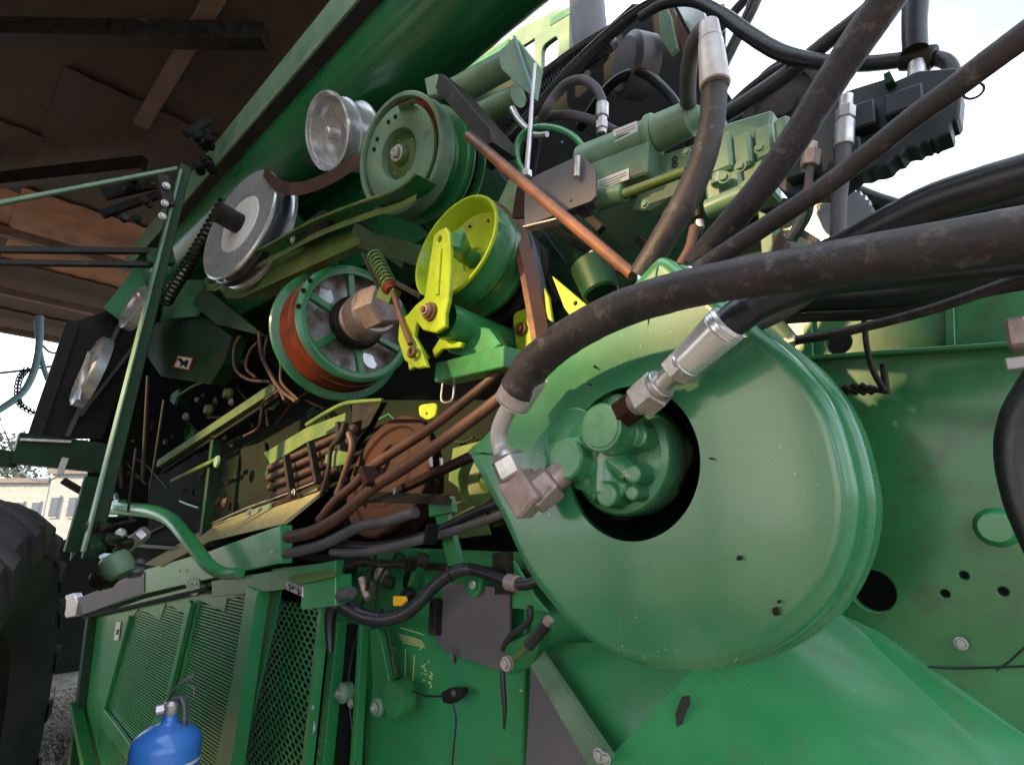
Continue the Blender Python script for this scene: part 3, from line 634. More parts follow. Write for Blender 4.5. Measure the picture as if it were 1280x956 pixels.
lathe('clutch_drum', c+ax*.22*r+(RT*.010), ax, [(.86*r, 0), (1.06*r, .0), (1.08*r, .04*r), (1.02*r, .08*r), (1.0*r, .36*r), (1.02*r, .40*r), (1.22*r, .44*r), (1.24*r, .48*r), (1.20*r, .60*r), (1.05*r, .74*r), (1.05*r, .78*r)], GREEN, e, n=72, angle=28)
for i, (o, rr) in enumerate([(.84, 1.22), (1.0, 1.18), (1.14, 1.24)]):
    lathe('rear_disc', c+ax*o*r+RT*.012, ax, [(0, 0), (.9*rr*r, 0), (rr*r, .015*r), (rr*r, .055*r), (.9*rr*r, .07*r), (0, .07*r)], GREEN if i != 1 else DARK, e, n=72, angle=28)
hullbelt('drive_belt', [(c+ax*.93*r+RT*.012, 1.13*r), (PY(700, 400, 1.25), .5*r)], ax, .11*r, .03*r, RUBBLK, H)
# tensioner pulley, warm light in its colour
e, c, ax, r = pulley(567, 308, .96, 73, 60, (.82, .57), [(0, .50), (.22, .50), (.24, .46), (.62, .42), (.86, .34), (.92, .10), (.955, 0), (1, 0), (1.01, .04), (.96, .08)], LITGREEN, 'dished tensioner pulley coloured lime as if sunlit', hub=([(0, -.02), (.14, -.02), (.16, .02), (.16, .50)], GREEN))
lathe('pulley_drum', c+ax*.08*r, ax, [(.96*r, 0), (.965*r, .2*r), (.99*r, .24*r), (.985*r, .4*r), (.94*r, .46*r), (.94*r, .66*r), (.99*r, .74*r), (.985*r, .80*r), (0, .80*r)], GREEN, e, n=72)
X, Yb, Z = basis(ax)
for k in range(9):
    a = 2*math.pi*k/9; lathe('rivet_hole', c+ax*.375*r+(X*math.cos(a)+Yb*math.sin(a))*.72*r, ax, [(0, -.003), (.022*r, -.003), (.026*r, .01)], BLACK, e, n=10)
lathe('black_drum', c+ax*.86*r+RT*.004, ax, [(0, 0), (.96*r, 0), (.98*r, .03*r), (.86*r, .12*r), (.84*r, .2*r), (.97*r, .3*r), (.97*r, .34*r), (.85*r, .42*r), (.95*r, .52*r), (.95*r, .56*r), (0, .56*r)], DARK, e, n=72, label='greasy black grooved drum behind the tensioner pulley')
# belt leaving the tensioner pulley downwards, orange light painted on its inside face
belt_px('drive_belt', [(604, 262, 1.12, ), (628, 262, 1.11), (645, 285, 1.10), (657, 325, 1.09), (667, 375, 1.08), (676, 425, 1.07), (683, 470, 1.06)], V((.25, 1, .1)), 24, .012, RUSTLIT, H, 'belt coloured orange as if lit, running down past the bolted plate')
belt_px('drive_belt', [(622, 258, 1.13), (642, 270, 1.13), (660, 318, 1.12), (672, 370, 1.11), (684, 425, 1.10), (692, 460, 1.09)], V((.2, 1, .1)), 30, .014, RUBBLK, H, 'black belt beside the orange lit belt')
# spoked green and red wheel
c = PY(447, 403, 1.20); ax = axd(447, 403, -.82, .57, 32); r = 82*mpp(c); X, Yb, Z = basis(ax)
e = empty_part('pulley', c, H, 'big spoked green wheel with a rust red belt groove')
lathe('wheel_rim', c, ax, [(.78*r, .04*r), (.78*r, .0), (.80*r, -.01*r), (.90*r, 0), (.93*r, .02*r), (.93*r, .06*r), (.90*r, .09*r)], GREEN, e, n=80)
lathe('belt_groove', c+ax*.08*r, ax, [(.91*r, 0), (.94*r, .28*r), (.96*r, .56*r)], RUST, e, n=80, label='rust red belt groove')
lathe('rear_flange', c+ax*.64*r, ax, [(.955*r, -.02*r), (1.07*r, 0), (1.09*r, .03*r), (1.07*r, .06*r), (.90*r, .07*r), (0, .07*r)], GREEN, e, n=80)
lathe('wheel_web', c+ax*.34*r, ax, [(0, 0), (.8*r, 0), (.94*r, -.06*r)], WEB, e, n=64, label='pale dusty web behind the spokes')
for k in range(6):
    a = 2*math.pi*k/6+.35; dv = X*math.cos(a)+Yb*math.sin(a)
    bar('spoke', c+dv*.24*r+ax*.12*r, c+dv*.86*r+ax*.06*r, .11*r, .10*r, GREEN, e, up=ax, bev=.004)
R = random.Random(2)
for k in range(5):
    a = 2*math.pi*(k+.5)/6+.35; dv = X*math.cos(a)+Yb*math.sin(a); p = c+dv*.6*r+ax*.335*r; s = .15*r; q = ax.cross(dv)
    plate('dust_patch', [p+(dv*math.cos(t)*R.uniform(.6, 1.1)+q*math.sin(t)*R.uniform(.5, 1))*s for t in [i*math.pi/5 for i in range(10)]], .002, [WHITE, WEB, COPPER][k % 3], e, bevel=.0004)
for i, t in enumerate((-.1, .06, .22)):
    dv = X*math.cos(math.pi+t)+Yb*math.sin(math.pi+t)
    dv = (-RT*1.0+UP*(.35-t*1.6)).normalized(); dv = (dv-ax*dv.dot(ax)).normalized(); lathe('rim_hole', c+dv*.90*r-ax*.012*r, ax, [(0, -.003), (.035*r, -.003), (.035*r, .003)], BLACK, e, n=12)
hx = (c-ax*.62*r)
lathe('wheel_hub', c+ax*.1*r, -ax, [(.34*r, 0), (.34*r, .22*r), (.31*r, .26*r), (.31*r, .3*r), (.34*r, .31*r), (.36*r, .34*r), (.36*r, .66*r), (.33*r, .70*r), (.2*r, .71*r), (0, .71*r)], COPPER, e, n=40, label='pinkish brown hub')
lathe('hub_collar', c+ax*.08*r, -ax, [(.42*r, 0), (.42*r, .1*r), (.38*r, .16*r), (.3*r, .17*r)], DARK, e, n=40)
lathe('hub_hexagon', PY(482, 380, 1.02), -axd(482, 380, -.7, .3, 40), [(.27*r, -.3*r), (.27*r, .0), (.24*r, .03*r), (0, .03*r)], COPPER, e, n=6, ph=.3)
# brown disc low in the bay
e, c, ax, r = pulley(483, 592, 1.22, 79, 56, (.93, .36), [(0, .02), (.5, .02), (.55, .05), (.78, .05), (.82, 0), (.97, 0), (1, .02), (1, .08), (.93, .16), (.93, .26), (1, .34), (1, .4), (0, .4)], BROWN, 'matt brown disc behind the hoses', bolts=0)
# small steel wheel and narrow pulleys at far left
e, c, ax, r = pulley(164, 382, .84, 30, 78, (.9, .42), [(0, .1), (.5, .1), (.6, 0), (.9, 0), (1, .05), (1, .4), (0, .4)], WHITE, 'small pale pulley seen nearly edge on')
e, c, ax, r = pulley(106, 462, .68, 46, 84, (.95, .3), [(0, .1), (.3, .1), (.34, .03), (.9, 0), (1, .05), (1, .3), (0, .3)], WHITE, 'pale pulley seen edge on at far left')
# bolted disc coloured as warm lit at the right of the belts, and disc low behind the cover
c = PY(660, 412, 1.12); ax = axd(660, 412, .9, .3, 35); r = 30*mpp(c)
e = plate('lit_plate', rnd([PY(*p, 1.12) for p in [(641, 400), (655, 388), (676, 395), (688, 425), (690, 452), (668, 455), (648, 440)]][0:0] or [(641, 400), (655, 388), (676, 395), (690, 430), (690, 458), (655, 450)], 4), .01, LITGREEN, H) if False else None
lp = plate('lit_plate', py(rnd([(640, 392), (660, 384), (680, 400), (700, 440), (712, 470), (668, 462), (646, 440)], 4), 1.12), .012, LITGREEN, H, label='plate coloured lime as if sunlit, with an orange bolt behind the belt')
bolt(PY(650, 411, 1.11), YAX, 7*mpp(c), lp, RUSTLIT)
plate('lit_lug', py([(690, 345), (738, 385), (728, 402), (716, 400), (705, 385)], 1.06), .01, LITGREEN, H, holes=[circ(719, 379, 1.06, 3, 12)], label='pointed lug coloured lime as if sunlit')
plate('lit_lug', py([(680, 360), (686, 372), (690, 402), (683, 398)], 1.1), .01, LITGREEN, H)
e, c, ax, r = pulley(600, 590, 1.16, 42, 50, (.93, .3), [(0, .3), (.3, .28), (.5, .4), (.9, .3), (.94, 0), (1, 0), (1, .5), (0, .5)], OLIVE, 'olive dished wheel half hidden by the round cover', bolts=0)

# ================================================================== long belt guard strip, bridge brackets
gp = [(268, 352), (300, 334), (344, 312), (400, 283), (455, 262), (500, 248), (520, 238), (534, 225)]
Pth = spl([PY(u, v, .985) for u, v in gp], 8)
ribbon('belt_guard', Pth, V((.12, 1, .05)), .085, .004, GREEN, H, label='green flat guard strip curving round the clutch')
link('guard_edge', tube_me('guard_edge', [p+V((-.003, -.045, 0)) for p in Pth], .0065, 8), H, OLIVE)
gb = spl([PY(u, v+9, .965) for u, v in gp[:7]], 6); ribbon('guard_lip', gb, V((0, .15, 1)), .03, .004, OLIVE, H)
# lower face of the bracket: box below guard
plate('guard_bracket', py([(268, 352), (400, 300), (452, 285), (460, 300), (300, 372), (282, 372)], 1.02), .05, OLIVE, H, bevel=.003)
plate('guard_bracket', py([(350, 300), (402, 262), (412, 272), (404, 292), (372, 306)], .97), .03, DARK, H)
bar('guard_post', PY(448, 286, .99), PY(512, 330, 1.05), 16*mpp(PY(444, 283, .98)), .05, DKGREEN, H, bev=.004)
bar('cross_bar', PY(385, 338, 1.5), PY(460, 312, 1.5), 34*mpp(PY(400, 345, 1.5)), .04, TANK, H)
bar('diagonal_brace', PY(455, 300, 1.0), PY(530, 322, 1.04), 26*mpp(PY(500, 320, 1)), .03, DKGREEN, H)
bolt(PY(366, 300, .955), YAX, 4*mpp(PY(366, 300, .955)), H, ZINC)
# dark shield above the clutch + rusty rod
plate('black_shield', py([(549, 92), (556, 94), (612, 160), (616, 178), (606, 182), (568, 140), (544, 110)], .93), .10, DARK, H, label='narrow black shield above the clutch')
plate('shield_clip', py([(530, 98), (545, 92), (546, 118), (534, 120)], .945), .02, SAGE, H, bevel=.003)
sheet('shield_tab', [PY(497, 132, .92), PY(518, 122, .92), PY(520, 128, .96), PY(500, 139, .96)], [(0, 1, 2, 3)], .006, SAGE, H)
ra, rb = PY(584, 170, .86), PY(791, 344, .80)
tb = link('rusty_rod', tube_me('rusty_rod', [ra, ra.lerp(rb, .5), rb], [5.5*mpp(ra), 6*mpp(ra), 7.5*mpp(rb)], 12), H, RUSTLIT, 'orange brown rusty rod running down to the round cover')
barpx('rod_angle', 588, 166, .875, 792, 338, .815, 5, .012, DARK, H)
# belt from the silver idler to the left
belt_px('drive_belt', [(500, 168, 1.0), (470, 188, 1.0), (440, 206, .99), (405, 226, .98), (372, 236, .96), (348, 232, .94), (330, 214, .93)], UP, 20, .012, RUBBROWN, H, 'dusty brown belt under the silver idler')
barpx('belt_link', 378, 196, 1.03, 395, 208, 1.03, 5, .02, DARK, H)

# ================================================================== tensioner arm, warm light in its colour
arm = [(549, 287), (556, 284), (561, 291), (563, 330), (560, 375), (556, 392), (556, 408), (544, 416), (528, 412), (520, 402), (517, 420), (524, 432), (533, 458), (520, 460), (505, 450), (497, 425), (499, 400), (510, 392), (520, 380), (530, 372), (538, 320), (542, 294)]
ar = plate('tensioner_arm', py(arm, .885), .016, LITGREEN, H, bevel=.003, holes=[circ(549, 299, .885, 4.2, 14)], label='forged tensioner arm coloured lime as if sunlit')
plate('arm_rib', py([(548, 310), (551, 310), (547, 368), (543, 368)], .879), .007, LITGREEN, ar, bevel=.001)
cc = PY(539, 390, .885); k = mpp(cc)
for R0, h, mt_ in ((12, .010, RUSTLIT), (9.5, .018, RUSTLIT), (6.5, .026, COPPER), (4, .032, RUSTLIT)):
    lathe('pivot_washer', cc, -YAX, [(R0*k, -.004), (R0*k, h-.002), (R0*k-.001, h), (0, h)], mt_, ar, n=28)
lathe('pivot_tube', PY(556, 400, .90), V((.0, 1, -.05)), [(22*k, 0), (22*k, .30), (0, .30)], GREEN, H, n=36, label='green pivot tube behind the arm')
bar('axle_tube', PY(572, 300, .90), PY(580, 318, 1.02), 26*k, .04, GREEN, H, bev=.01)
plate('lit_bracket', py([(540, 438), (550, 422), (578, 428), (575, 434), (552, 436), (542, 446)], .93), .012, LITGREEN, H)
plate('lit_bracket', py([(511, 462), (528, 452), (534, 446), (520, 425), (508, 440)], .92), .012, LITGREEN, H)
plate('green_gusset', py([(560, 402), (610, 410), (625, 430), (600, 452), (560, 440), (545, 420)], .97), .03, GREEN, H, bevel=.004)
# spring and adjusting rod
sa, sb = PY(468, 320, .90), PY(488, 360, .885)
helix('coil_spring', sa, sb, 9*mpp(sa), 1.5*mpp(sa), 9, OLIVE, H, 'olive coil spring on the tensioner')
sc_ = PY(506, 432, .875)
lathe('spring_seat', PY(486, 358, .886), (sb-sa), [(0, 0), (11*k, 0), (11*k, .012), (8*k, .02), (8*k, .028), (0, .028)], RUST, H, n=20)
bar('spring_bracket', PY(456, 318, .91), PY(478, 364, .895), 5*k, .03, DARK, H)
bar('spring_bracket', PY(478, 364, .895), PY(494, 372, .895), 22*k, .03, OLIVE, H)
link('adjusting_rod', tube_me('adjusting_rod', [PY(492, 368, .88), PY(503, 405, .875), PY(513, 430, .87)], 3.6*k, 10), H, RUSTLIT, 'orange rusty adjusting rod')
torus('rod_eye', PY(515, 440, .87), YAX, 5.5*k, 2.8*k, RUSTLIT, H, 20, 8)
barpx('tie_strap', 492, 352, .9, 528, 372, .9, 6, .02, DARK, H)
# cross beam under the arm
bar('cross_beam', PY(554, 468, 1.0), PY(640, 448, .98), 26*mpp(PY(600, 455, 1)), .06, GREEN, H, label='short green cross beam', bev=.003)
plate('small_lit_tab', py(rnd([(523, 506), (546, 503), (544, 520), (534, 525), (524, 520)], 3), 1.05), .008, LITGREEN, H, holes=[circ(533, 517, 1.05, 2, 10)])
hose('bent_wire', [(555, 470, 1.04, 3), (552, 500, 1.04, 3), (565, 500, 1.04, 3), (568, 478, 1.04, 3)], ZINC, H, n=8)

# ================================================================== left bay: boxes, springs, chain tensioner
plate('green_box', [PY(*p, 1.18) for p in [(190, 405), (240, 385), (290, 420), (278, 455), (262, 480), (200, 470), (180, 440)]], .10, DKGREEN, H, bevel=.006, label='dark green gearbox shield with a warning sticker')
st = plate('warning_sticker', py([(222, 444), (242, 447), (236, 463), (216, 459)], 1.176), .001, REDST, H, bevel=.0002, label='red and white warning sticker')
plate('sticker_field', py([(223.5, 445.5), (240, 448), (235, 461.5), (218, 458)], 1.1745), .001, STICK, st, bevel=.0001)
plate('sticker_mark', py([(221, 449), (226, 447), (230, 452), (233, 449), (236, 451), (233, 460), (229, 456), (224, 459), (226, 453)], 1.1735), .0008, INK, st, bevel=.0001)
ca, cb = PY(281, 254, 1.02), PY(207, 378, 1.02)
helix('coil_spring', ca, cb, 7*mpp(ca), 2.0*mpp(ca), 22, DARK, H, 'long dark tension spring beside the green post')
helix('coil_spring', PY(172, 362, 1.0), PY(157, 398, 1.0), .035, .012, 9, DARK, H)
barpx('spring_arm', 222, 292, 1.04, 281, 250, 1.02, 13, .05, DARK, H)
plate('red_slat', py([(222, 290), (246, 272), (250, 280), (226, 300)], 1.035), .01, BROWN, H)
sheet('pale_plate', [PY(216, 312, 1.1), PY(240, 292, 1.1), PY(236, 330, 1.1), (PY(210, 378, 1.1)), PY(205, 370, 1.1)], [(0, 1, 2, 3, 4)], .01, WHITE, H, label='pale plate behind the spring')
sheet('olive_shield', [PY(255, 358, 1.08), PY(300, 395, 1.08), PY(330, 420, 1.08), PY(270, 405, 1.08), PY(240, 380, 1.08)], [(0, 1, 2, 3, 4)], .02, DKGREEN, H)
barpx('olive_bar', 262, 360, 1.05, 325, 352, 1.05, 9, .03, OLIVE, H)
sheet('dark_shield', [PY(205, 380, 1.12), PY(235, 350, 1.12), PY(262, 350, 1.12), PY(245, 395, 1.12), PY(200, 400, 1.12)], [(0, 1, 2, 3, 4)], .02, GREEN, H)
# the tall green post with a handrail, and rails going left
def pxbar(name, u1, v1, u2, v2, x, wpx, dep, mt_, label=None, par=None):
    a, b = PX(u1, v1, x), PX(u2, v2, x); return bar(name, a, b, wpx*mpp((a+b)/2), dep, mt_, par or H, label, up=V((1, 0, 0)), bev=.004)
pxbar('green_post', 231, 208, 112, 698, -2.9, 15, .04, DKGREEN, 'tall leaning green post at the left of the bay')
pxbar('post_edge', 225, 214, 104, 690, -2.88, 3, .055, SAGE)
pxbar('post_bracket', 198, 238, 214, 240, -2.85, 40, .04, DARK)
for i, (u, v) in enumerate([(208, 232), (206, 254), (203, 270)]): bolt(PX(u, v, -2.82), V((-1, 0, 0)), 3.5*mpp(PX(u, v, -2.8)), H)
pxbar('top_rail', -40, 262, 222, 211, -3.0, 5, .03, SAGE, 'thin pale green rail running left from the post')
pxbar('dark_rail', -40, 312, 192, 314, -2.95, 8, .03, DARK); pxbar('dark_rail', -40, 328, 190, 331, -2.95, 7, .03, DARK)
pxbar('rail_joint', 186, 322, 216, 322, -2.93, 20, .06, DKGREEN)
pxbar('hinge_arm', 128, 268, 208, 240, -3.1, 9, .05, BLACK); pxbar('hinge_arm', 130, 243, 205, 226, -3.12, 14, .04, BLACK)
R = random.Random(11)
for i in range(9):
    u = R.uniform(150, 215); v = R.uniform(222, 275); p = PX(u, v, -3.05+R.uniform(-.08, .08))
    lathe('hinge_lump', p, V((1, R.uniform(-.5, .5), R.uniform(-.5, .5))), [(0, 0), (.02, 0), (.024, .01), (.018, .03), (0, .03)], DARK if i % 5 else BROWN, H, n=8)
# cluster at the tube end
for i in range(16):
    u = R.uniform(243, 262); v = R.uniform(172, 222)-(R.random()*14); p = PX(u, v, -3.3+R.uniform(-.1, .1))
    lathe('clamp_lump', p, V((R.uniform(-.5, .5), R.uniform(-.5, 1), R.uniform(-.5, .5))), [(0, 0), (.02, 0), (.028, .01), (.028, .03), (.014, .05), (0, .05)], BLACK, H, n=12)
pxbar('clamp_arm', 232, 168, 262, 150, -3.4, 9, .04, BLACK)
# dark machine end at far left
EX = -5.4
def px(pts, x=EX): return [PX(u, v, x) for u, v in pts]
plate('end_panel', px([(92, 402), (160, 380), (176, 420), (128, 548), (62, 548), (44, 540)]), .04, DARK, H, label='black end panel at the far left')
pxbar('end_frame', 92, 402, 44, 544, EX+.05, 14, .05, DARK, par=None); pxbar('end_frame', 150, 405, 84, 545, EX+.06, 5, .05, GREY)
pxbar('end_frame', 185, 410, 100, 520, EX+.07, 4, .04, GREY)
hose('end_strip', [(114, 440, .66, 7), (106, 465, .66, 7), (99, 500, .66, 6)], WHITE, H)
pxbar('rear_beam', -30, 570, 22, 575, -5.0, 20, .10, DKGREEN, 'dark green rear cross beam')
pxbar('rear_beam', 18, 560, 150, 575, -4.9, 36, .14, DKGREEN)
pxbar('beam_plate', 24, 550, 88, 553, -4.85, 4, .12, ZINC)
pxbar('white_tab', 82, 572, 74, 594, -4.8, 7, .03, STICK)
hose('beam_wire', [(24, 585, .7, 2), (38, 598, .7, 2), (60, 600, .7, 2), (78, 592, .7, 2)], RUBBLK, H)
pxbar('stay', 78, 600, 112, 620, -4.6, 8, .04, DARK); pxbar('stay', 118, 596, 92, 690, -4.4, 20, .06, DKGREEN)
sheet('pale_strip', px([(99, 640), (106, 625), (96, 690), (88, 700)], -4.5), [(0, 1, 2, 3)], -.02, SAGE, H, d=V((1, 0, 0)))

# ================================================================== lower bay: beams, coils, loops
barpx('olive_rail', 200, 580, 1.14, 350, 482, 1.14, 11, .04, OLIVE, H, 'dusty olive rail crossing the bay')
barpx('black_strip', 204, 590, 1.15, 352, 494, 1.15, 4, .03, BLACK, H)
a, b = PY(215, 601, 1.12), PY(273, 573, 1.12); link('olive_tube', tube_me('olive_tube', [a, b], 3*mpp(b), 10), H, OLIVE)
lathe('tube_end', PY(272, 577, 1.10), -YAX, [(.035, 0), (.03, .01), (0, .01)], SAGE, H, n=20)
barpx('bay_post', 271, 545, 1.16, 256, 672, 1.16, 9, .05, DKGREEN, H)
for (u, v) in [(303, 452), (286, 492), (262, 512), (330, 500), (312, 520)]:
    p = PY(u, v, 1.3); lathe('small_lump', p, -YAX, [(0, -.02), (.03, -.02), (.04, 0), (.03, .03), (0, .03)], [DARK, OLIVE, BROWN][u % 3], H, n=10)
for q in ([(300, 420, 1.1, 4), (293, 435, 1.1, 4), (294, 460, 1.1, 4), (310, 474, 1.1, 4), (338, 477, 1.1, 4)], [(324, 416, 1.08, 5), (326, 440, 1.08, 5), (333, 458, 1.08, 5), (349, 485, 1.08, 5), (370, 502, 1.08, 5)], [(334, 420, 1.1, 4), (330, 450, 1.1, 4), (341, 470, 1.1, 4), (356, 500, 1.1, 4)], [(345, 428, 1.09, 4), (351, 455, 1.09, 4), (352, 478, 1.09, 4), (373, 500, 1.09, 4)], [(322, 428, 1.12, 4), (312, 440, 1.12, 4), (308, 460, 1.12, 4), (320, 472, 1.12, 4)], [(352, 486, 1.1, 4), (330, 502, 1.1, 4), (326, 520, 1.1, 4), (322, 535, 1.1, 3), (305, 545, 1.1, 3)]):
    hose('brown_cable', q, RUBBROWN, H, n=8)
hose('olive_pipe', [(384, 531, 1.12, 6), (408, 516, 1.12, 6), (430, 505, 1.12, 6), (450, 502, 1.12, 6), (478, 500, 1.12, 5)], OLIVE, H)
sheet('coil_cover', [PY(330, 566, 1.2), PY(384, 534, 1.2), PY(432, 516, 1.2), PY(430, 535, 1.2), PY(384, 552, 1.2), PY(338, 580, 1.2)], [(0, 1, 2, 3, 4, 5)], .02, OLIVE, H)
for i, (a0, b0) in enumerate([((338, 585), (446, 534)), ((337, 597), (446, 548)), ((338, 609), (430, 570)), ((340, 621), (425, 585)), ((345, 632), (410, 604))]):
    A, B = PY(*a0, 1.2), PY(*b0, 1.2); L = (B-A).length; nn = 46; path = []; rr = []
    for k in range(nn): path += [A.lerp(B, k/nn), A.lerp(B, (k+.5)/nn)]; rr += [.020, .012]
    link('ribbed_bar', tube_me('ribbed_bar', path, rr, 8), H, RUBBROWN, None)
for (u0, v0, u1, v1) in [(358, 570, 366, 622), (388, 553, 398, 604), (424, 528, 430, 590)]: barpx('coil_clamp', u0, v0, 1.15, u1, v1, 1.15, 6, .03, DARK, H)
plate('olive_plate', py([(407, 568), (420, 562), (436, 566), (432, 580), (414, 584), (406, 578)], 1.1), .02, OLIVE, H)
for q in ([(432, 528, 1.08, 9), (425, 548, 1.08, 9), (414, 560, 1.08, 6), (410, 590, 1.08, 6), (402, 620, 1.08, 7)], [(436, 540, 1.1, 10), (440, 560, 1.1, 9), (428, 600, 1.1, 8), (422, 618, 1.1, 10)]): hose('brown_hose', q, DARK if q[0][0] == 432 else RUBBROWN, H)
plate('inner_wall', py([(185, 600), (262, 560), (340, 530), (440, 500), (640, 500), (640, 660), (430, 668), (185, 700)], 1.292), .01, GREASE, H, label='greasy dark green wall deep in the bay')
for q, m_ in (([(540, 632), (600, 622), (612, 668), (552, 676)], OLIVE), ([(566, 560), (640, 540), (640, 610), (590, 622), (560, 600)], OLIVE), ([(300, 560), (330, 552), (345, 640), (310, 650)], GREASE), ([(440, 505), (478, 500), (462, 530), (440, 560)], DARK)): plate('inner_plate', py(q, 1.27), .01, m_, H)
# straw covered shelf
sheet('dusty_shelf', [PY(200, 708, .98), PY(262, 676, 1.0), PY(352, 655, 1.0), PY(405, 612, 1.2), PY(396, 608, 1.25), PY(265, 655, 1.25), PY(180, 705, 1.1)], [(0, 1, 2, 3, 4, 5, 6)], .02, STRAW, H, label='shelf thick with straw coloured dust')
barpx('shelf_edge', 262, 662, 1.22, 400, 610, 1.2, 5, .03, SAGE, H)
hose('shelf_wire', [(262, 655, 1.18, 2), (310, 634, 1.18, 2), (350, 620, 1.18, 2), (400, 600, 1.18, 2)], ZINC, H)
for (u, v) in [(366, 616), (312, 640)]: bolt(PY(u, v, 1.15), YAX, 4*mpp(PY(u, v, 1.15)), H)

# lower hydraulic hoses of the bay
hose('brown_hose', [(628, 462, 1.0, 12), (595, 490, .99, 13), (538, 535, .98, 13), (500, 560, .98, 13), (461, 586, .98, 13), (445, 604, .98, 12), (420, 625, .98, 12), (400, 650, .98, 12)], RUBBROWN, H, label='upper brown hose behind the round cover')
hose('brown_hose', [(640, 485, .96, 15), (592, 523, .95, 16), (538, 562, .94, 16), (500, 588, .94, 16), (471, 606, .94, 15), (452, 622, .94, 15), (425, 645, .94, 15), (392, 664, .94, 16), (360, 671, .94, 15)], RUBBROWN, H, label='lower brown hose behind the round cover')
hose('grey_hose', [(520, 640, .97, 14), (480, 652, .97, 14), (450, 658, .96, 14), (402, 681, .96, 14), (358, 692, .96, 13)], RUBGREY, H)
hose('black_hose', [(640, 622, .99, 12), (592, 641, .99, 12), (538, 667, .99, 12), (472, 683, .99, 12), (423, 680, .99, 11)], RUBBLK, H)
hose('grey_hose', [(650, 632, .98, 10), (619, 646, .98, 11), (565, 664, .98, 11), (510, 679, .98, 11), (456, 690, .98, 11), (415, 690, .98, 9)], RUBGREY, H)
barpx('hose_strap', 541, 655, .95, 537, 680, .95, 4, .04, BLACK, H); barpx('hose_strap', 458, 585, .92, 466, 606, .92, 9, .05, BROWN, H)
sheet('hose_bracket', [PY(451, 628, .97), PY(467, 614, 1.0), PY(559, 618, 1.0), PY(557, 630, .97)], [(0, 1, 2, 3)], .02, DARK, H)
barpx('thin_brown_bar', 500, 612, 1.05, 590, 570, 1.02, 9, .03, BROWN, H)
for (u, v, l) in [(538, 570, 14), (551, 572, 10), (493, 610, 12)]: barpx('steel_pin', u, v, 1.0, u+1, v+l, 1.0, 3, .01, ZINC, H)
bar('green_stay', PY(548, 622, 1.02), PY(575, 720, 1.02), 22*mpp(PY(560, 660, 1)), .02, GREEN, H)
plate('green_stay_plate', py([(535, 622), (562, 620), (566, 640), (536, 646)], 1.0), .02, GREEN, H)
# ================================================================== lower left: beam, handrail, screens
plate('lower_beam', py([(100, 748), (180, 712), (262, 688), (350, 656), (350, 704), (268, 722), (180, 742), (104, 768)], .99), .05, PANEL, H, bevel=.003, label='green box beam above the screens')
plate('beam_end', py([(98, 747), (180, 714), (180, 740), (104, 768)], .985), .02, GREY, H, label='grey weathered end of the beam')
plate('end_cap', py([(82, 744), (92, 741), (97, 752), (93, 770), (82, 772), (78, 760)], .98), .05, CHROME, H, bevel=.004)
barpx('beam_gap', 105, 772, .995, 262, 735, .995, 4, .02, BLACK, H)
plate('step_plate', py([(264, 726), (350, 712), (420, 700), (418, 724), (345, 738), (265, 746)], .965), .03, GREEN, H, bevel=.002)
plate('step_box', py([(376, 728), (419, 718), (419, 757), (376, 762)], .95), .06, PANEL, H, bevel=.003)
sheet('step_box_top', [PY(338, 711, 1.0), PY(408, 703, 1.0), PY(420, 720, .94), PY(376, 730, .94)], [(0, 1, 2, 3)], .01, OLIVE, H)
pl = plate('bolt_plate', py([(357, 725), (378, 733), (378, 746), (358, 737)], .945), .008, ZINC, H)
for (u, v) in [(362, 731), (367, 734), (373, 737), (363, 735), (374, 741)]: bolt(PY(u, v, .944), YAX, 1.8*mpp(PY(u, v, .944)), pl, BLACK, washer=False)
for (u, v) in [(225, 713), (246, 728), (234, 730), (285, 716), (299, 712), (372, 692), (340, 690)]: bolt(PY(u, v, .975), YAX, 2.6*mpp(PY(u, v, .975)), H, ZINC, washer=False)
plate('beam_lug', py([(232, 724), (240, 720), (249, 724), (250, 738), (244, 745), (234, 742)], .985), .01, GREEN, H)
hose('bent_handrail', [(134, 634, .90, 17), (160, 636, .90, 17), (192, 640, .90, 17), (214, 650, .90, 17), (232, 670, .90, 17), (248, 690, .91, 17), (262, 707, .92, 16), (280, 716, .94, 15), (300, 716, .95, 13)], PANEL, H, n=20, label='green bent tube handrail')
plate('handrail_socket', py([(131, 628), (147, 624), (150, 640), (146, 646), (130, 646)], .89), .05, PANEL, H, bevel=.003)
barpx('rail_clevis', 144, 618, .9, 150, 640, .9, 6, .02, SAGE, H)
# oily valve lumps under the handrail
R = random.Random(4)
for i in range(22):
    u = R.uniform(122, 176); v = R.uniform(655, 725); p = PX(u, v, -2.75+R.uniform(-.2, .1)); s = R.uniform(.018, .045)
    lathe('oily_joint', p, V((R.uniform(-.5, .5), R.uniform(-1, .2), R.uniform(-1, 1))), [(0, 0), (s*.8, 0), (s, s*.2), (s, s), (s*.6, s*1.3), (0, s*1.3)], [DARK, GREY, DARK, DKGREEN, ZINC][i % 5], H, n=10)
lathe('sage_cup', PX(150, 712, -2.5), V((-.3, -.4, .8)), [(0, -.02), (.04, -.02), (.05, 0), (.05, .05), (.04, .06), (0, .06)], SAGE, H, n=20)
for (a0, b0, w_) in [((122, 660), (170, 650), 5), ((128, 700), (160, 690), 6), ((165, 722), (178, 700), 4), ((178, 700), (168, 690), 3), ((150, 560), (152, 610), 4), ((170, 560), (160, 640), 3), ((185, 470), (178, 600), 4), ((205, 500), (188, 610), 3), ((160, 590), (176, 600), 3)]:
    a, b = PX(*a0, -3.0), PX(*b0, -3.0); link('linkage_rod', tube_me('linkage_rod', [a, b], w_/2*mpp(a), 8), H, DARK)
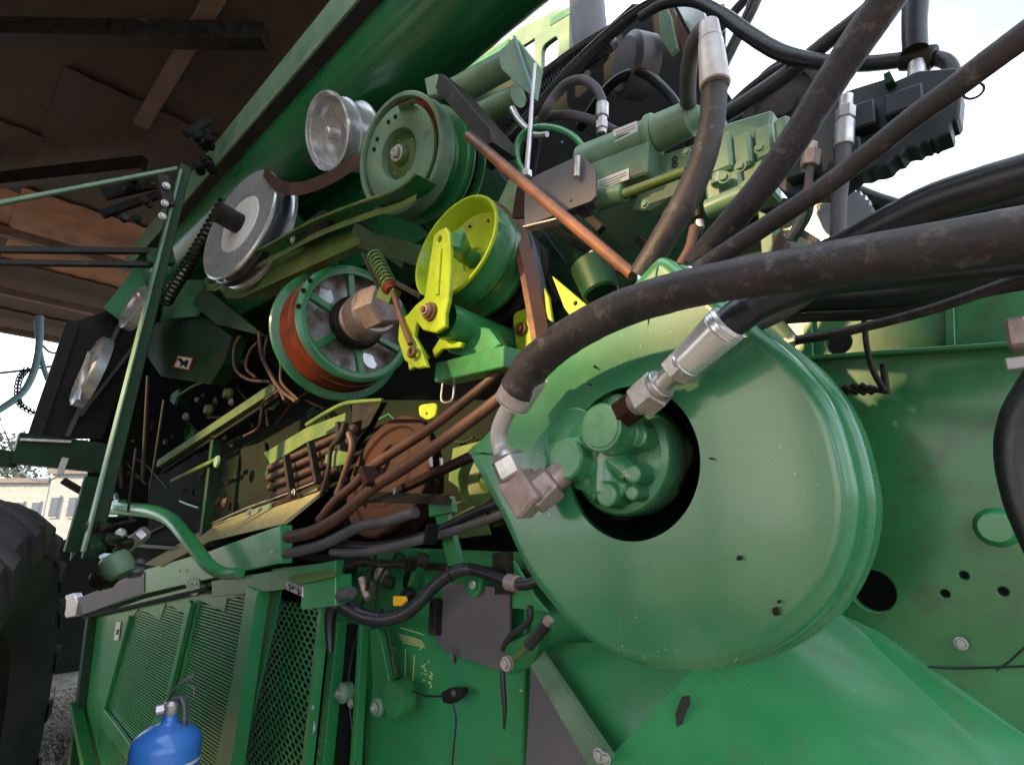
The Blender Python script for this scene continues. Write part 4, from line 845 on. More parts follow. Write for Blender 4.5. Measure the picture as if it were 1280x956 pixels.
for i in range(26):
    u = R.uniform(165, 300); v = R.uniform(490, 560) if i % 2 else R.uniform(590, 660); p = PY(u, v, 1.24); s = R.uniform(.01, .03)
    lathe('linkage_joint', p, V((R.uniform(-.5, .5), -1, R.uniform(-.5, .5))), [(0, 0), (s, 0), (s*1.2, s*.3), (s*.7, s), (0, s)], [DARK, GREY, RUBBROWN, DARK][i % 4], H, n=8)
for i in range(95):
    u = R.uniform(170, 620); v = R.uniform(440, 655)
    if u > 440 and v < 520: continue
    y = R.uniform(1.26, 1.6); a = PY(u, v, y); b = PY(u+R.uniform(-60, 60), v+R.uniform(-45, 25), y); 
    link('harness_rod', tube_me('harness_rod', [a, a.lerp(b, .5)+V((0, 0, R.uniform(-.04, .04))), b], R.uniform(.003, .014), 8), H, [DARK, RUBBROWN, BROWN, OLIVE, DKGREEN, DARK, GREEN][i % 7])

for i in range(26):
    u = R.uniform(180, 600); v = R.uniform(470, 650)
    if u > 420 and v < 530: continue
    p = PY(u, v, R.uniform(1.3, 1.7)); k = mpp(p)*R.uniform(5, 13)
    pts_ = [p+V((math.cos(a)*k*R.uniform(.6, 2.2), 0, math.sin(a)*k*R.uniform(.5, 1))) for a in (0, 1.2, 2.5, 3.6, 4.9)]
    plate('inner_bracket', pts_, .02, [DKGREEN, DARK, OLIVE, GREEN, BROWN][i % 5], H)
# screens: plane Y = 1.0
SY = 1.03
def scan(poly, z):
    xs_ = []
    n = len(poly)
    for i in range(n):
        (x0, z0), (x1, z1) = poly[i], poly[(i+1) % n]
        if (z0 > z) != (z1 > z): xs_.append(x0+(z-z0)/(z1-z0)*(x1-x0))
    xs_.sort(); return list(zip(xs_[::2], xs_[1::2]))
def to2(pts, y): return [(PY(u, v, y).x, PY(u, v, y).z) for u, v in pts]
SA = [(160, 777), (174, 760), (200, 774), (207, 753), (230, 767), (209, 870), (168, 938), (128, 892)]
SA2 = [(124, 905), (158, 950), (150, 990), (112, 990)]
SB = [(250, 750), (280, 765), (284, 748), (311, 744), (262, 990), (172, 990), (184, 950), (226, 854)]
scr_panel = [(112, 772), (180, 748), (268, 726), (356, 712), (343, 780), (290, 1000), (90, 1000), (98, 900)]
sp = plate('screen_panel', py(scr_panel, SY-.004), .006, PANEL, H, bevel=.001, holes=[py(SA, SY-.004), py(SA2, SY-.004), py(SB, SY-.004)], label='green frame sheet of the slotted screens')
for poly in (SA, SA2, SB):
    p2 = to2(poly, SY); z0 = min(p[1] for p in p2); z1 = max(p[1] for p in p2); vs = []; fs = []; pitch = .0135; z = z0+pitch/2
    while z < z1:
        for a, b in scan(p2, z):
            n = len(vs); h = pitch*.31
            for x in (a-.004, b+.004): vs += [(x, SY, z-h), (x, SY, z+h), (x, SY+.006, z+h), (x, SY+.006, z-h)]
            fs += [(n, n+4, n+5, n+1), (n+1, n+5, n+6, n+2), (n+3, n+2, n+6, n+7), (n, n+3, n+7, n+4)]
        z += pitch
    o = link('screen_slats', mesh('screen_slats', vs, fs, smooth=False), H, PANEL, 'fine horizontal slats of the green screen', 'stuff')
sheet('screen_rear_wall', [PY(u, v, 1.24) for u, v in [(120, 735), (440, 690), (440, 1010), (100, 1010)]], [(0, 1, 2, 3)], .01, BLACK, H)  # coloured black to give shade behind the slats
for (a0, b0, w_, y) in [((163, 770), (130, 892), 4, SY-.012), ((131, 888), (168, 938), 6, SY-.014), ((240, 752), (212, 868), 12, SY-.02), ((323, 735), (288, 968), 34, SY-.05)]:
    barpx('screen_rib', *a0, y, *b0, y, w_, .02 if w_ < 30 else .05, PANEL, H)
barpx('rear_post', 114, 772, 1.0, 86, 1000, 1.0, 14, .05, DKGREEN, H)
barpx('sill_bar', 94, 880, .98, 118, 990, .98, 9, .06, GREEN, H)
stk = plate('small_sticker', py([(145, 777), (151, 777), (148, 800), (142, 800)], 1.02), .001, STICK, H, bevel=.0002); plate('sticker_mark', py([(146, 786), (149, 786), (147.5, 793), (144.5, 793)], 1.0185), .0008, INK, stk, bevel=.0001)
# honeycomb screen door
hp = [(349, 750), (404, 757), (378, 1000), (292, 1000)]
ys = lambda u: 1.16-(u-290)*.0012
HC = [PY(u, v, ys(u)) for u, v in hp]
O = HC[0]; EXx = (HC[1]-HC[0]).normalized(); nrm = (HC[1]-HC[0]).cross(HC[3]-HC[0]).normalized(); EZ = nrm.cross(EXx)
if EZ.z < 0: EZ = -EZ
if nrm.dot(O-CAM) < 0: nrm = -nrm
ux, uz = EXx, EZ
poly = [((p-O).dot(ux), (p-O).dot(uz)) for p in HC]
def inside(x, z): return any(a <= x <= b for a, b in scan(poly, z))
k = mpp(O); pitch = 11.2*k*.5*1.0; s = pitch*1.0
vs = []; fs = []; rowh = 5.6*k; colw = 6.9*(HC[1]-HC[0]).length/55.4; z = min(p[1] for p in poly); row = 0
while z < max(p[1] for p in poly):
    x = min(p[0] for p in poly)+(row % 2)*colw/2
    while x < max(p[0] for p in poly):
        if inside(x, z):
            n = len(vs)
            for rr_, dp in ((1.0, 0), (.76, 0), (.76, .004)):
                for q in range(6):
                    a = math.pi/6+q*math.pi/3; vs.append(O+ux*(x+math.cos(a)*rr_*colw/1.732)+uz*(z+math.sin(a)*rr_*rowh/1.5)+nrm*dp)
            for A in (0, 6):
                for q in range(6): j = (q+1) % 6; fs.append((n+A+q, n+A+j, n+A+6+j, n+A+6+q))
        x += colw
    z += rowh; row += 1
link('honeycomb_screen', mesh('honeycomb_screen', vs, fs, smooth=False), H, PANEL, 'green honeycomb mesh screen with hexagonal holes', 'stuff')
bar('door_edge', HC[1]+ux*.012, HC[2]+ux*.012, .03, .03, PANEL, H, up=nrm, label='green edge of the honeycomb door'); bar('door_edge', HC[0]-ux*.006+nrm*.01, HC[3]-ux*.006+nrm*.01, .02, .02, PANEL, H, up=nrm)
torus('pull_ring', PY(393, 909, .98), V((.4, 1, 0)), 6.5*mpp(PY(393, 909, .98)), 1.1*mpp(PY(393, 909, .98)), ZINC, H, 24, 8)
bolt(PY(391, 884, .99), YAX, 2.5*mpp(PY(391, 884, .99)), H)

# ================================================================== lower centre
barpx('channel_post', 425, 775, 1.10, 402, 990, 1.10, 17, .04, PANEL, H); barpx('channel_gap', 441, 780, 1.125, 425, 990, 1.125, 18, .02, BLACK, H)
barpx('channel_post', 455, 780, 1.10, 443, 990, 1.10, 9, .03, PANEL, H); barpx('channel_gap', 452, 860, 1.12, 450, 990, 1.12, 8, .02, DARK, H)
barpx('channel_gap', 418, 785, 1.12, 396, 990, 1.12, 6, .02, DKGREEN, H)
barpx('dark_slot', 471, 786, 1.12, 484, 860, 1.12, 9, .02, BLACK, H)
arm2 = plate('belt_arm', py(rnd([(461, 786), (474, 786), (488, 860), (492, 880), (484, 896), (470, 894), (463, 882), (466, 850)], 2, .2), 1.06), .02, GREEN, H, bevel=.003, label='green tensioner arm on the lower panel')
c = PY(490, 874, 1.05); lathe('tension_roller', c, YAX, [(0, 0), (20*mpp(c), 0), (21*mpp(c), .006), (21*mpp(c), .05), (0, .05)], GREEN, H, n=32)
c = PY(471, 884, 1.045); lathe('arm_washer', c, -YAX, [(11*mpp(c), -.01), (11*mpp(c), 0), (9*mpp(c), .004), (0, .004)], SAGE, arm2, n=28); bolt(c-YAX*.01, YAX, 5*mpp(c), arm2)
c = PY(427, 866, 1.07); lathe('tension_roller', c, -YAX, [(12*mpp(c), -.03), (12*mpp(c), 0), (9*mpp(c), .004), (7*mpp(c), .012), (0, .012)], SAGE, H, n=32); bolt(c-YAX*.014, YAX, 4.5*mpp(c), H)
bolt(PY(438, 879, 1.06), YAX, 4*mpp(c), H)
# black plate
bp = plate('black_plate', py([(555, 730), (580, 728), (637, 737), (637, 842), (600, 829), (562, 818), (549, 808), (545, 799)], 1.09), .01, GREY, H, bevel=.001, label='dull black cover plate on the lower panel')
barpx('plate_flap', 546, 748, 1.08, 544, 793, 1.08, 13, .03, DARK, H)
bar('black_post', PY(628, 690, 1.07), PY(632, 742, 1.07), .05, .03, DARK, H)
c = PY(592, 731, 1.07); lathe('bright_bolt', c, -YAX, [(5*mpp(c), 0), (5*mpp(c), .006), (4*mpp(c), .009), (0, .009)], CHROME, H, n=18)
c = PY(595, 730, 1.085); lathe('bolt_pad', c, -YAX, [(14*mpp(c), 0), (14*mpp(c), .01), (0, .01)], PANEL, H, n=24)
barpx('panel_clip', 565, 808, 1.07, 566, 830, 1.07, 3, .01, GREY, H); bolt(PY(567, 824, 1.08), YAX, 4*mpp(c), H, DARK)
# corrugated hoses
hose('conduit_hose', [(412, 748, 1.0, 22), (434, 759, 1.0, 20), (455, 770, 1.0, 19), (480, 774, 1.0, 18), (505, 767, 1.0, 18), (524, 752, 1.0, 17), (540, 735, 1.0, 17), (560, 719, 1.0, 17), (584, 711, 1.0, 16), (612, 718, 1.0, 15), (640, 729, 1.0, 14)], RUBBLK, H, n=16, ribs=.008, label='black corrugated conduit hanging across the lower panel')
fitting('hose_band', PY(635, 727, .995), PY(648, 730, .99), [(0, 1, 10, 10, 24, COPPER)], COPPER, H)
hose('conduit_hose', [(648, 730, .995, 15), (662, 729, .99, 15), (680, 722, .98, 15)], RUBBLK, H, ribs=.006)
hose('black_sleeve', [(424, 745, .985, 18), (414, 762, .98, 16), (412, 790, .98, 12), (413, 815, .98, 8)], RUBBLK, H)
hose('grey_sleeve', [(440, 740, .97, 14), (425, 745, .97, 16), (418, 756, .97, 12)], RUBGREY, H)
plate('yellow_clip', py([(491, 745), (505, 745), (507, 751), (502, 757), (491, 757)], .99), .01, YEL, H, label='small yellow clip')
for (q, w_, m_) in [([(486, 784), (490, 810), (497, 836), (510, 858), (527, 868), (545, 870), (560, 869)], 2.6, RUBBLK), ([(566, 878), (570, 900), (568, 925), (565, 960), (564, 990)], 2.4, RUBBLK), ([(448, 786), (441, 815), (436, 850), (438, 890), (442, 930), (446, 990)], 3, RUBBLK), ([(470, 690), (462, 720), (456, 745), (450, 760)], 5, DARK), ([(452, 722), (456, 738), (460, 748)], 9, COPPER), ([(490, 700), (478, 715), (470, 735), (468, 760)], 4, DARK), ([(505, 705), (480, 706), (455, 702), (430, 712)], 7, DARK)]:
    hose('thin_wire' if w_ < 4 else 'short_hose', [(u, v, 1.09 if w_ < 4 else 1.0, w_) for u, v in q], m_, H, n=8)
sn = plate('wire_sensor', py([(550, 866), (560, 860), (575, 861), (577, 867), (572, 873), (562, 880), (553, 878)], 1.09), .03, DARK, H, bevel=.004)
bolt(PY(567, 866, 1.085), YAX, 3*mpp(c), sn, GREY)
for i, (u, v) in enumerate([(455, 700), (470, 712), (478, 718), (500, 700), (515, 705), (440, 712), (462, 735), (488, 728), (512, 742), (530, 700)]):
    p = PY(u, v, 1.06); lathe('oily_joint', p, V((R.uniform(-.6, .6), -1, R.uniform(-.6, .6))), [(0, -.01), (.018, -.01), (.022, 0), (.018, .02), (0, .022)], [DARK, DARK, ZINC, DKGREEN][i % 4], H, n=12)
c = PY(510, 726, 1.12); hole(511, 727, 1.12, 13)
barpx('green_stay', 530, 690, 1.08, 512, 745, 1.08, 8, .03, GREEN, H)
for (u0, v0, u1, v1) in [(500, 784, 530, 793)]+[(497+i*2, 792+i*3.4, 528+i*1.2, 801+i*2.6) for i in range(4)]+[(507, 810, 506, 850), (518, 818, 516, 852), (524, 812, 530, 806), (487, 806, 495, 811)]+[(489+i*.6, 822+i*5, 494+i*.6, 817+i*5) for i in range(6)]:
    barpx('chalk_mark', u0, v0, 1.149, u1, v1, 1.149, 1.3, .001, CHALK, H)
for i in range(16):
    u = 525+R.uniform(0, 14)+i*.25; v = 828+i*1.8; barpx('chalk_mark', u, v, 1.149, u+R.uniform(-4, 4), v+R.uniform(-3, 5), 1.149, 1.6, .001, CHALK, H)
# pivot rod by the plate
plate('pivot_bracket', py([(630, 806), (662, 790), (680, 788), (664, 832), (640, 842), (632, 830)], 1.0), .03, GREEN, H, bevel=.002)
hose('gas_strut', [(636, 829, .92, 7), (650, 817, .92, 8), (662, 806, .92, 8)], OLIVE, H, n=12); hose('gas_strut', [(661, 807, .92, 15), (674, 791, .92, 15), (683, 779, .92, 15)], RUBBLK, H, n=16); hose('strut_end', [(682, 780, .92, 12), (687, 773, .92, 12)], COPPER, H, n=16)
c = PY(634, 829, .91); lathe('pivot_washer', c, -YAX, [(9*mpp(c), -.004), (9*mpp(c), 0), (0, .001)], COPPER, H, n=24); bolt(c-YAX*.006, YAX, 6.5*mpp(c), H, ZINC)
hose('short_hose', [(663, 757, 1.0, 8), (662, 775, 1.0, 8), (650, 786, 1.0, 8), (636, 797, 1.0, 8), (628, 812, 1.0, 7)], RUBBLK, H)
hose('hanging_strap', [(628, 838, .93, 6), (629, 860, .93, 7), (631, 885, .93, 6), (630, 911, .93, 3)], RUBBLK, H)
barpx('panel_edge', 660, 758, 1.10, 655, 1000, 1.10, 4, .02, GREEN, H); plate('light_plate', py([(641, 700), (668, 745), (685, 765), (640, 760)], 1.08), .01, PANEL, H)
hose('thin_rod', [(650, 862, 1.12, 2), (660, 868, 1.12, 2), (662, 890, 1.12, 2)], CHALK, H, n=6)

# ================================================================== big wheel at the left edge
wh = PX(-140, 800, -2.33); wh.z = .79; 
wheel = empty_part('wheel', wh, H, 'big black lugged rear wheel')
wax = V((.30, 1, 0)).normalized(); TR, TW = .86, .56
prof = [(.42, -.20), (.50, -.27), (.64, -.295), (.72, -.28), (.76, -.22), (.775, 0), (.76, .22), (.72, .28), (.64, .295), (.50, .27), (.42, .20)]
lathe('tyre', wh, wax, prof, TYRE, wheel, n=96)
lathe('rim', wh, wax, [(.43, -.21), (.40, -.19), (.38, -.10), (.12, -.06), (0, -.06)], DARK, wheel, n=48); lathe('rim', wh, -wax, [(.43, -.21), (.40, -.19), (.38, -.10), (.12, -.06), (0, -.06)], DARK, wheel, n=48)
X, Yb, Z = basis(wax); vs = []; fs = []
for i in range(22):
    for s_ in (-1, 1):
        a0 = 2*math.pi*(i+(.5 if s_ > 0 else 0))/22; rings_ = []
        for t in range(6):
            q = t/5; a = a0+q*.22; h = s_*(.02+.28*q); rt = .815-.10*q**3; rb = .75-.12*q**3
            n = len(vs)
            for r_, da in ((rb, -.055), (rt-.004, -.042), (rt, -.03), (rt, .03), (rt-.004, .042), (rb, .055)):
                aa = a+da; vs.append(wh+X*(math.cos(aa)*r_)+Yb*(math.sin(aa)*r_)+Z*h)
            rings_.append(n)
        for A, B in zip(rings_, rings_[1:]):
            for q in range(5): fs.append((A+q, A+q+1, B+q+1, B+q))
        fs.append(tuple(rings_[0]+q for q in range(6))); fs.append(tuple(rings_[-1]+q for q in range(6)))
link('tyre_lugs', mesh('tyre_lugs', vs, fs, angle=30), wheel, TYRE, 'chevron lugs of the tyre')

plate('rear_underside', [PX(u, v, -8.0) for u, v in [(40, 690), (88, 672), (128, 700), (122, 780), (104, 905), (92, 880), (60, 872), (30, 880)]], .04, BLACK, H, label='black underside behind the wheel')
# ================================================================== blue cylinder with valve (stands by the screens)
bc = PD(204, 960, 1.55); bz = PD(204, 908, 1.55).z; kk = mpp(bc); BR = 40*kk
ext = thing('gas_cylinder', 'small bright blue cylinder with a grey valve lever standing before the green screens', 'cylinder', (bc.x, bc.y, 0))
B0 = V((bc.x, bc.y, 0)); top = bz
lathe('cylinder_body', B0, V((0, 0, 1)), [(0, 0), (BR*.9, 0), (BR, .02), (BR, top-BR*.62)]+[(BR*math.cos(a), top-BR*.62+BR*.66*math.sin(a)) for a in [i*math.pi/2/8 for i in range(1, 7)]]+[(.28*BR, top+.03*BR), (.22*BR, top+.12*BR), (.22*BR, top+.36*BR), (0, top+.36*BR)], BLUE, ext, n=56, angle=50)
lathe('label_band', B0, V((0, 0, 1)), [(BR*1.004, top-1.08*BR), (BR*1.006, top-1.07*BR), (BR*1.006, top-1.0*BR), (BR*1.004, top-.99*BR)], STICK, ext, n=56, label='worn pale band')
vt = B0+V((0, 0, top+.36*BR))
valve = lathe('valve', vt-V((0, 0, .1*BR)), V((0, 0, 1)), [(0, 0), (.24*BR, 0), (.26*BR, .03*BR), (.26*BR, .30*BR), (.16*BR, .40*BR), (0, .40*BR)], ZINC, ext, n=20)
lathe('valve_nozzle', vt+V((0, 0, .1*BR)), -RT-FW*.6, [(0, 0), (.17*BR, 0), (.17*BR, .42*BR), (.12*BR, .44*BR), (.10*BR, .40*BR), (0, .40*BR)], ZINC, valve, n=18)
def lever(pts, wdt, th, nm):
    path = spl([vt+RT*(x*BR)+V((0, 0, z*BR)) for x, z in pts], 6); ribbon(nm, path, FW, wdt*BR, th*BR, GREY, valve)
lever([(-.12, .30), (.05, .62), (.30, .86), (.62, 1.02)], .30, .05, 'carry_handle')
lever([(-.05, .22), (.25, .42), (.42, .20), (.50, -.25), (.48, -.50)], .26, .05, 'squeeze_lever')
lever([(.30, .78), (.62, .70), (.66, .45)], .10, .04, 'safety_pin')

# ================================================================== bent pipe frame and chain at the far left
fr = thing('pipe_frame', 'pale bent pipe frame with a hanging chain beyond the rear of the harvester', 'frame', PX(10, 520, -9.0))
def pt(nm, pts, w_, mt_, par):
    P_ = spl([PX(u, v, -9.0) for u, v in pts], 6); return link(nm, tube_me(nm, P_, w_/2*mpp(P_[0]), 10), par, mt_)
pt('pipe', [(50, 395), (48, 440), (38, 475), (20, 498), (-30, 530)], 8, PALEBLUE, fr); pt('pipe', [(46, 400), (50, 440), (62, 478), (80, 480)], 6, PALEBLUE, fr)
pt('cable', [(-20, 468), (20, 464), (70, 457)], 3, RUBBLK, fr); pt('cable', [(52, 430), (62, 440), (76, 441)], 2.5, RUBBLK, fr)
cp = spl([PX(u, v, -9.0) for u, v in [(33, 462), (24, 474), (22, 492), (26, 506), (44, 517)]], 8)
acc = 0
for i in range(0, len(cp)-1, 1):
    a, b = cp[i], cp[i+1]; t = (b-a).normalized(); torus('chain_link', a, t.cross(V((1, 0, 0))) if i % 2 else V((1, 0, 0)), .030, .009, DARK, fr, 10, 5)
fb = fr  # keeps its own parts only
# ================================================================== top centre: tubes, rods, pumps
YB = 1.25
hose('exhaust_pipe', [(728, -60, 1.7, 44), (735, 20, 1.7, 44), (740, 70, 1.7, 44)], GREY, H, n=28, label='grey upright exhaust pipe')
lathe('filter_end', PY(779, 80, 1.6), axd(779, 80, 1, .2, 65), [(0, 0), (.8*.12, 0), (.12, .02), (.12, .10), (0, .10)], GREY, H, n=40)
plate('sage_frame', py([(668, 45), (712, 18), (712, 84), (706, 92), (672, 100), (668, 95)], 1.8), .03, SAGE, H, bevel=.003, holes=[py(rnd([(677, 58), (697, 43), (697, 74), (677, 90)], 3), 1.8)], label='pale green frame with a rounded window')
plate('white_top_edge', py([(600, 70), (650, 35), (700, 10), (712, 20), (668, 48), (612, 84)], 1.85), .02, SAGE, H)
barpx('grey_flange', 690, 30, 1.82, 760, -12, 1.82, 12, .03, GREEN, H)
barpx('body_corner', 560, 108, 1.7, 640, 58, 1.7, 12, .05, GREEN, H)
hose('ribbed_duct', [(600, 190, 1.45, 26), (640, 146, 1.45, 28), (690, 104, 1.45, 28), (740, 66, 1.45, 28), (768, 48, 1.45, 24)], RUBBLK, H, n=16, ribs=.012, label='black ribbed duct')
hose('black_hose', [(610, 205, 1.4, 20), (660, 152, 1.4, 20), (710, 96, 1.4, 20), (752, 52, 1.4, 16), (790, 20, 1.4, 14), (820, 2, 1.4, 12), (860, -8, 1.4, 14)], RUBBLK, H)
hose('black_hose', [(655, 110, 1.42, 10), (720, 62, 1.42, 10), (765, 35, 1.42, 10), (800, 10, 1.42, 9), (830, -2, 1.42, 10)], RUBGREY, H)
a, b = PY(566, 118, 1.2), PY(646, 74, 1.2); lathe('sage_cylinder', a, b-a, [(0, 0), (16*mpp(a), 0), (17*mpp(a), .004), (17*mpp(b), (b-a).length-.01), (14*mpp(b), (b-a).length), (0, (b-a).length)], SAGE, H, n=32, label='dusty sage green cylinder above the clutch')
a, b = PY(588, 150, 1.2), PY(648, 120, 1.2); lathe('sage_cylinder', a, b-a, [(0, 0), (14*mpp(a), 0), (14*mpp(b), (b-a).length), (0, (b-a).length)], SAGE, H, n=32)
hp_ = py([(643, 46), (672, 82), (665, 121), (640, 100), (626, 86), (622, 66)], 1.12)
plate('angled_plate', hp_, .03, SAGE, H, bevel=.002, label='folded sage green plate'); barpx('plate_fold', 643, 46, 1.11, 668, 118, 1.11, 2.5, .012, PALEBLUE, H)
hose('chrome_rod', [(669, 80, 1.05, 4), (665, 125, 1.05, 5), (662, 170, 1.05, 6), (658, 216, 1.05, 7)], CHROME, H, n=12, label='bright thin steel rod')
lathe('rod_nut', PY(658, 218, 1.045), V((0, 0, 1)), [(0, -.01), (.016, -.01), (.016, .01), (0, .012)], CHROME, H, n=6)
hose('grey_hose', [(664, 215, 1.4, 12), (672, 170, 1.25, 12), (680, 142, 1.15, 12), (692, 122, 1.15, 12), (707, 106, 1.15, 12), (726, 100, 1.15, 12), (742, 108, 1.15, 12), (751, 122, 1.15, 12), (753, 134, 1.15, 12)], RUBGREY, H, label='looped grey hose')
fitting('hose_ferrule', PY(753, 130, 1.15), PY(752, 168, 1.15), [(0, .45, 8, 8, 20, ZINC), (.45, .6, 6, 6, 20, ZINC), (.6, .85, 8, 8, 6, ZINC), (.85, 1, 6, 6, 20, ZINC)], ZINC, H)
hose('black_hose', [(655, 175, 1.2, 11), (672, 152, 1.2, 12), (705, 144, 1.2, 12), (738, 150, 1.2, 12), (770, 165, 1.2, 12)], RUBGREY, H)
hose('black_hose', [(725, 160, 1.7, 12), (760, 110, 1.6, 12), (790, 92, 1.6, 12), (815, 98, 1.6, 12), (850, 140, 1.62, 12), (856, 200, 1.7, 12)], RUBBLK, H)
hose('green_hose', [(655, 216, 1.08, 8), (647, 200, 1.08, 8), (646, 182, 1.08, 8), (656, 166, 1.08, 8), (674, 159, 1.08, 8), (697, 161, 1.08, 8), (717, 171, 1.08, 8), (732, 188, 1.08, 8)], PANEL, H, n=12, label='thin green looped pipe')
hose('pale_hose', [(640, 136, 1.18, 8), (650, 152, 1.18, 8), (668, 168, 1.18, 8), (684, 168, 1.18, 7)], WHITE, H, n=12)
# pump one
pu = empty_part('pump', PY(800, 170, 1.1), H, 'sage green cylindrical hydraulic pump with paper labels')
def cyl(a0, b0, y, w0, w1, mt_, par, nm='pump_body', n=36, ch=.12):
    a, b = PY(*a0, y), PY(*b0, y); r0, r1 = w0/2*mpp(a), w1/2*mpp(b); L = (b-a).length; return lathe(nm, a, b-a, [(0, 0), (r0*(1-ch), 0), (r0, r0*ch), (r1, L-r1*ch), (r1*(1-ch), L), (0, L)], mt_, par, n=n)
cyl((728, 205), (818, 170), 1.08, 44, 46, SAGE, pu); cyl((812, 172), (822, 168), 1.08, 54, 54, SAGE, pu, 'pump_flange'); cyl((820, 168), (866, 147), 1.08, 46, 44, SAGE, pu); cyl((862, 149), (877, 142), 1.08, 38, 22, SAGE, pu, 'pump_cap')
lb = plate('paper_label', py([(766, 163), (796, 151), (797, 164), (768, 178)], 1.035), .001, STICK, pu, bevel=.0001, label='white printed paper label')
bar('pump_block', PY(745, 232, 1.08), PY(820, 205, 1.08), 42*mpp(PY(780, 210, 1.08)), .08, SAGE, pu, bev=.005)
lb2 = plate('paper_label', py([(745, 226), (786, 210), (786, 224), (747, 238)], 1.036), .001, STICK, pu, bevel=.0001, label='lower white printed paper label')
for lbx, (u0, v0), (u1, v1), (dx, dy), y in ((lb, (770, 165), (794, 155), (.4, 3.3), 1.0335), (lb2, (749, 228), (783, 214.5), (.3, 3.3), 1.0345)):
    for i in range(3): barpx('print_line', u0+dx*i, v0+dy*i+1, y, u1+dx*i-(i == 2)*8, v1+dy*i+1+(i == 2)*3, y, .8, .0004, INK, lbx)
cyl((780, 243), (858, 214), 1.04, 13, 13, OLIVE, pu, 'pump_line'); cyl((748, 248), (782, 240), 1.06, 30, 26, SAGE, pu)
plate('pump_plate', py([(806, 200), (866, 180), (884, 200), (860, 235), (812, 262), (790, 262), (800, 230)], 1.1), .04, SAGE, pu, bevel=.004)
for q in range(2): torus('cast_digit', PY(843, 199+q*7.2, 1.097), YAX, 3.1*mpp(PY(843, 200, 1.1)), .9*mpp(PY(843, 200, 1.1)), INK, pu, 14, 6)
for (u, v) in [(806, 255), (858, 190), (872, 205), (815, 168), (812, 150)]: bolt(PY(u, v, 1.05), YAX, 4.5*mpp(PY(u, v, 1.05)), pu, SAGE)
gp_ = plate('grey_bracket', py(rnd([(655, 262), (656, 230), (668, 220), (726, 193), (744, 212), (745, 245), (738, 252), (704, 264), (656, 284)], 2, .15), 1.0), .008, GREY, H, bevel=.001, label='flat grey bracket plate', holes=[circ(714, 251, 1.0, 1.6, 10)])
cyl((722, 196), (721, 222), .985, 9, 9, ZINC, H, 'bracket_pin', 16)
sheet('brown_bracket', [PY(646, 232, 1.02), PY(668, 250, 1.02), PY(700, 270, 1.02), PY(640, 272, 1.02)], [(0, 1, 2, 3)], .01, BROWN, H)
plate('sage_lug', py([(618, 262), (636, 224), (644, 226), (646, 270), (630, 290)], 1.1), .02, SAGE, H)
barpx('bracket_lip', 658, 286, .99, 700, 276, .99, 3, .03, ZINC, H)
barpx('thin_bar', 724, 258, 1.05, 752, 288, 1.05, 12, .02, DARK, H)
# second pump, right of the first
p2_ = empty_part('pump', PY(930, 220, 1.05), H, 'sage green pump block behind the big hoses')
bar('pump_block', PY(886, 192, 1.1), PY(975, 168, 1.1), 34*mpp(PY(930, 190, 1.1)), .10, SAGE, p2_, bev=.006)
for i, (u, v, w_, h_) in enumerate([(905, 205, 34, 44), (935, 200, 22, 40), (962, 190, 22, 40), (985, 178, 18, 36), (912, 240, 44, 30), (950, 232, 30, 34)]):
    a, b = PY(u, v-h_/2, 1.05+.015*(i % 3)), PY(u+4, v+h_/2, 1.05+.015*(i % 3)); bar('pump_section', a, b, w_*mpp(a), .09, SAGE, p2_, bev=.006)
cyl((884, 262), (940, 238), 1.0, 24, 24, SAGE, p2_); cyl((902, 218), (900, 232), 1.0, 22, 22, CAST, p2_, 'pump_port'); cyl((903, 150), (915, 190), 1.08, 8, 8, PALEBLUE, p2_, 'pump_lever')
for (u, v) in [(905, 222), (932, 232), (925, 208), (950, 185), (975, 200), (945, 250)]: bolt(PY(u, v, .98), YAX, 6*mpp(PY(u, v, 1)), p2_, SAGE)
for (u, v, w_) in [(868, 250, 8), (872, 262, 11), (874, 276, 11), (872, 290, 13)]: cyl((u, v), (u+1, v+10), 1.0, w_, w_, [DARK, ZINC, DARK][u % 3], H, 'dark_fitting', 20)
hose('brown_hose', [(868, 285, .98, 13), (862, 310, .96, 13), (850, 332, .95, 13)], RUBBROWN, H)
cyl((738, 330), (752, 368), 1.05, 52, 46, DKGREEN, H, 'green_motor'); cyl((745, 318), (748, 332), 1.05, 30, 30, RUBBLK, H, 'motor_boot')
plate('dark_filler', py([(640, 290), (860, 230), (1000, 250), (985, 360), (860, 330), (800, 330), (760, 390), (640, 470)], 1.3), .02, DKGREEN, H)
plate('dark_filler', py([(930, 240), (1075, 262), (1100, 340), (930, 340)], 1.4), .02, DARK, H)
for (u0, v0, u1, v1) in [(690, 285, 780, 340), (660, 300, 700, 380), (800, 300, 830, 330), (905, 275, 985, 265)]: barpx('inner_bar', u0, v0, 1.22, u1, v1, 1.22, 9, .04, DARK, H)
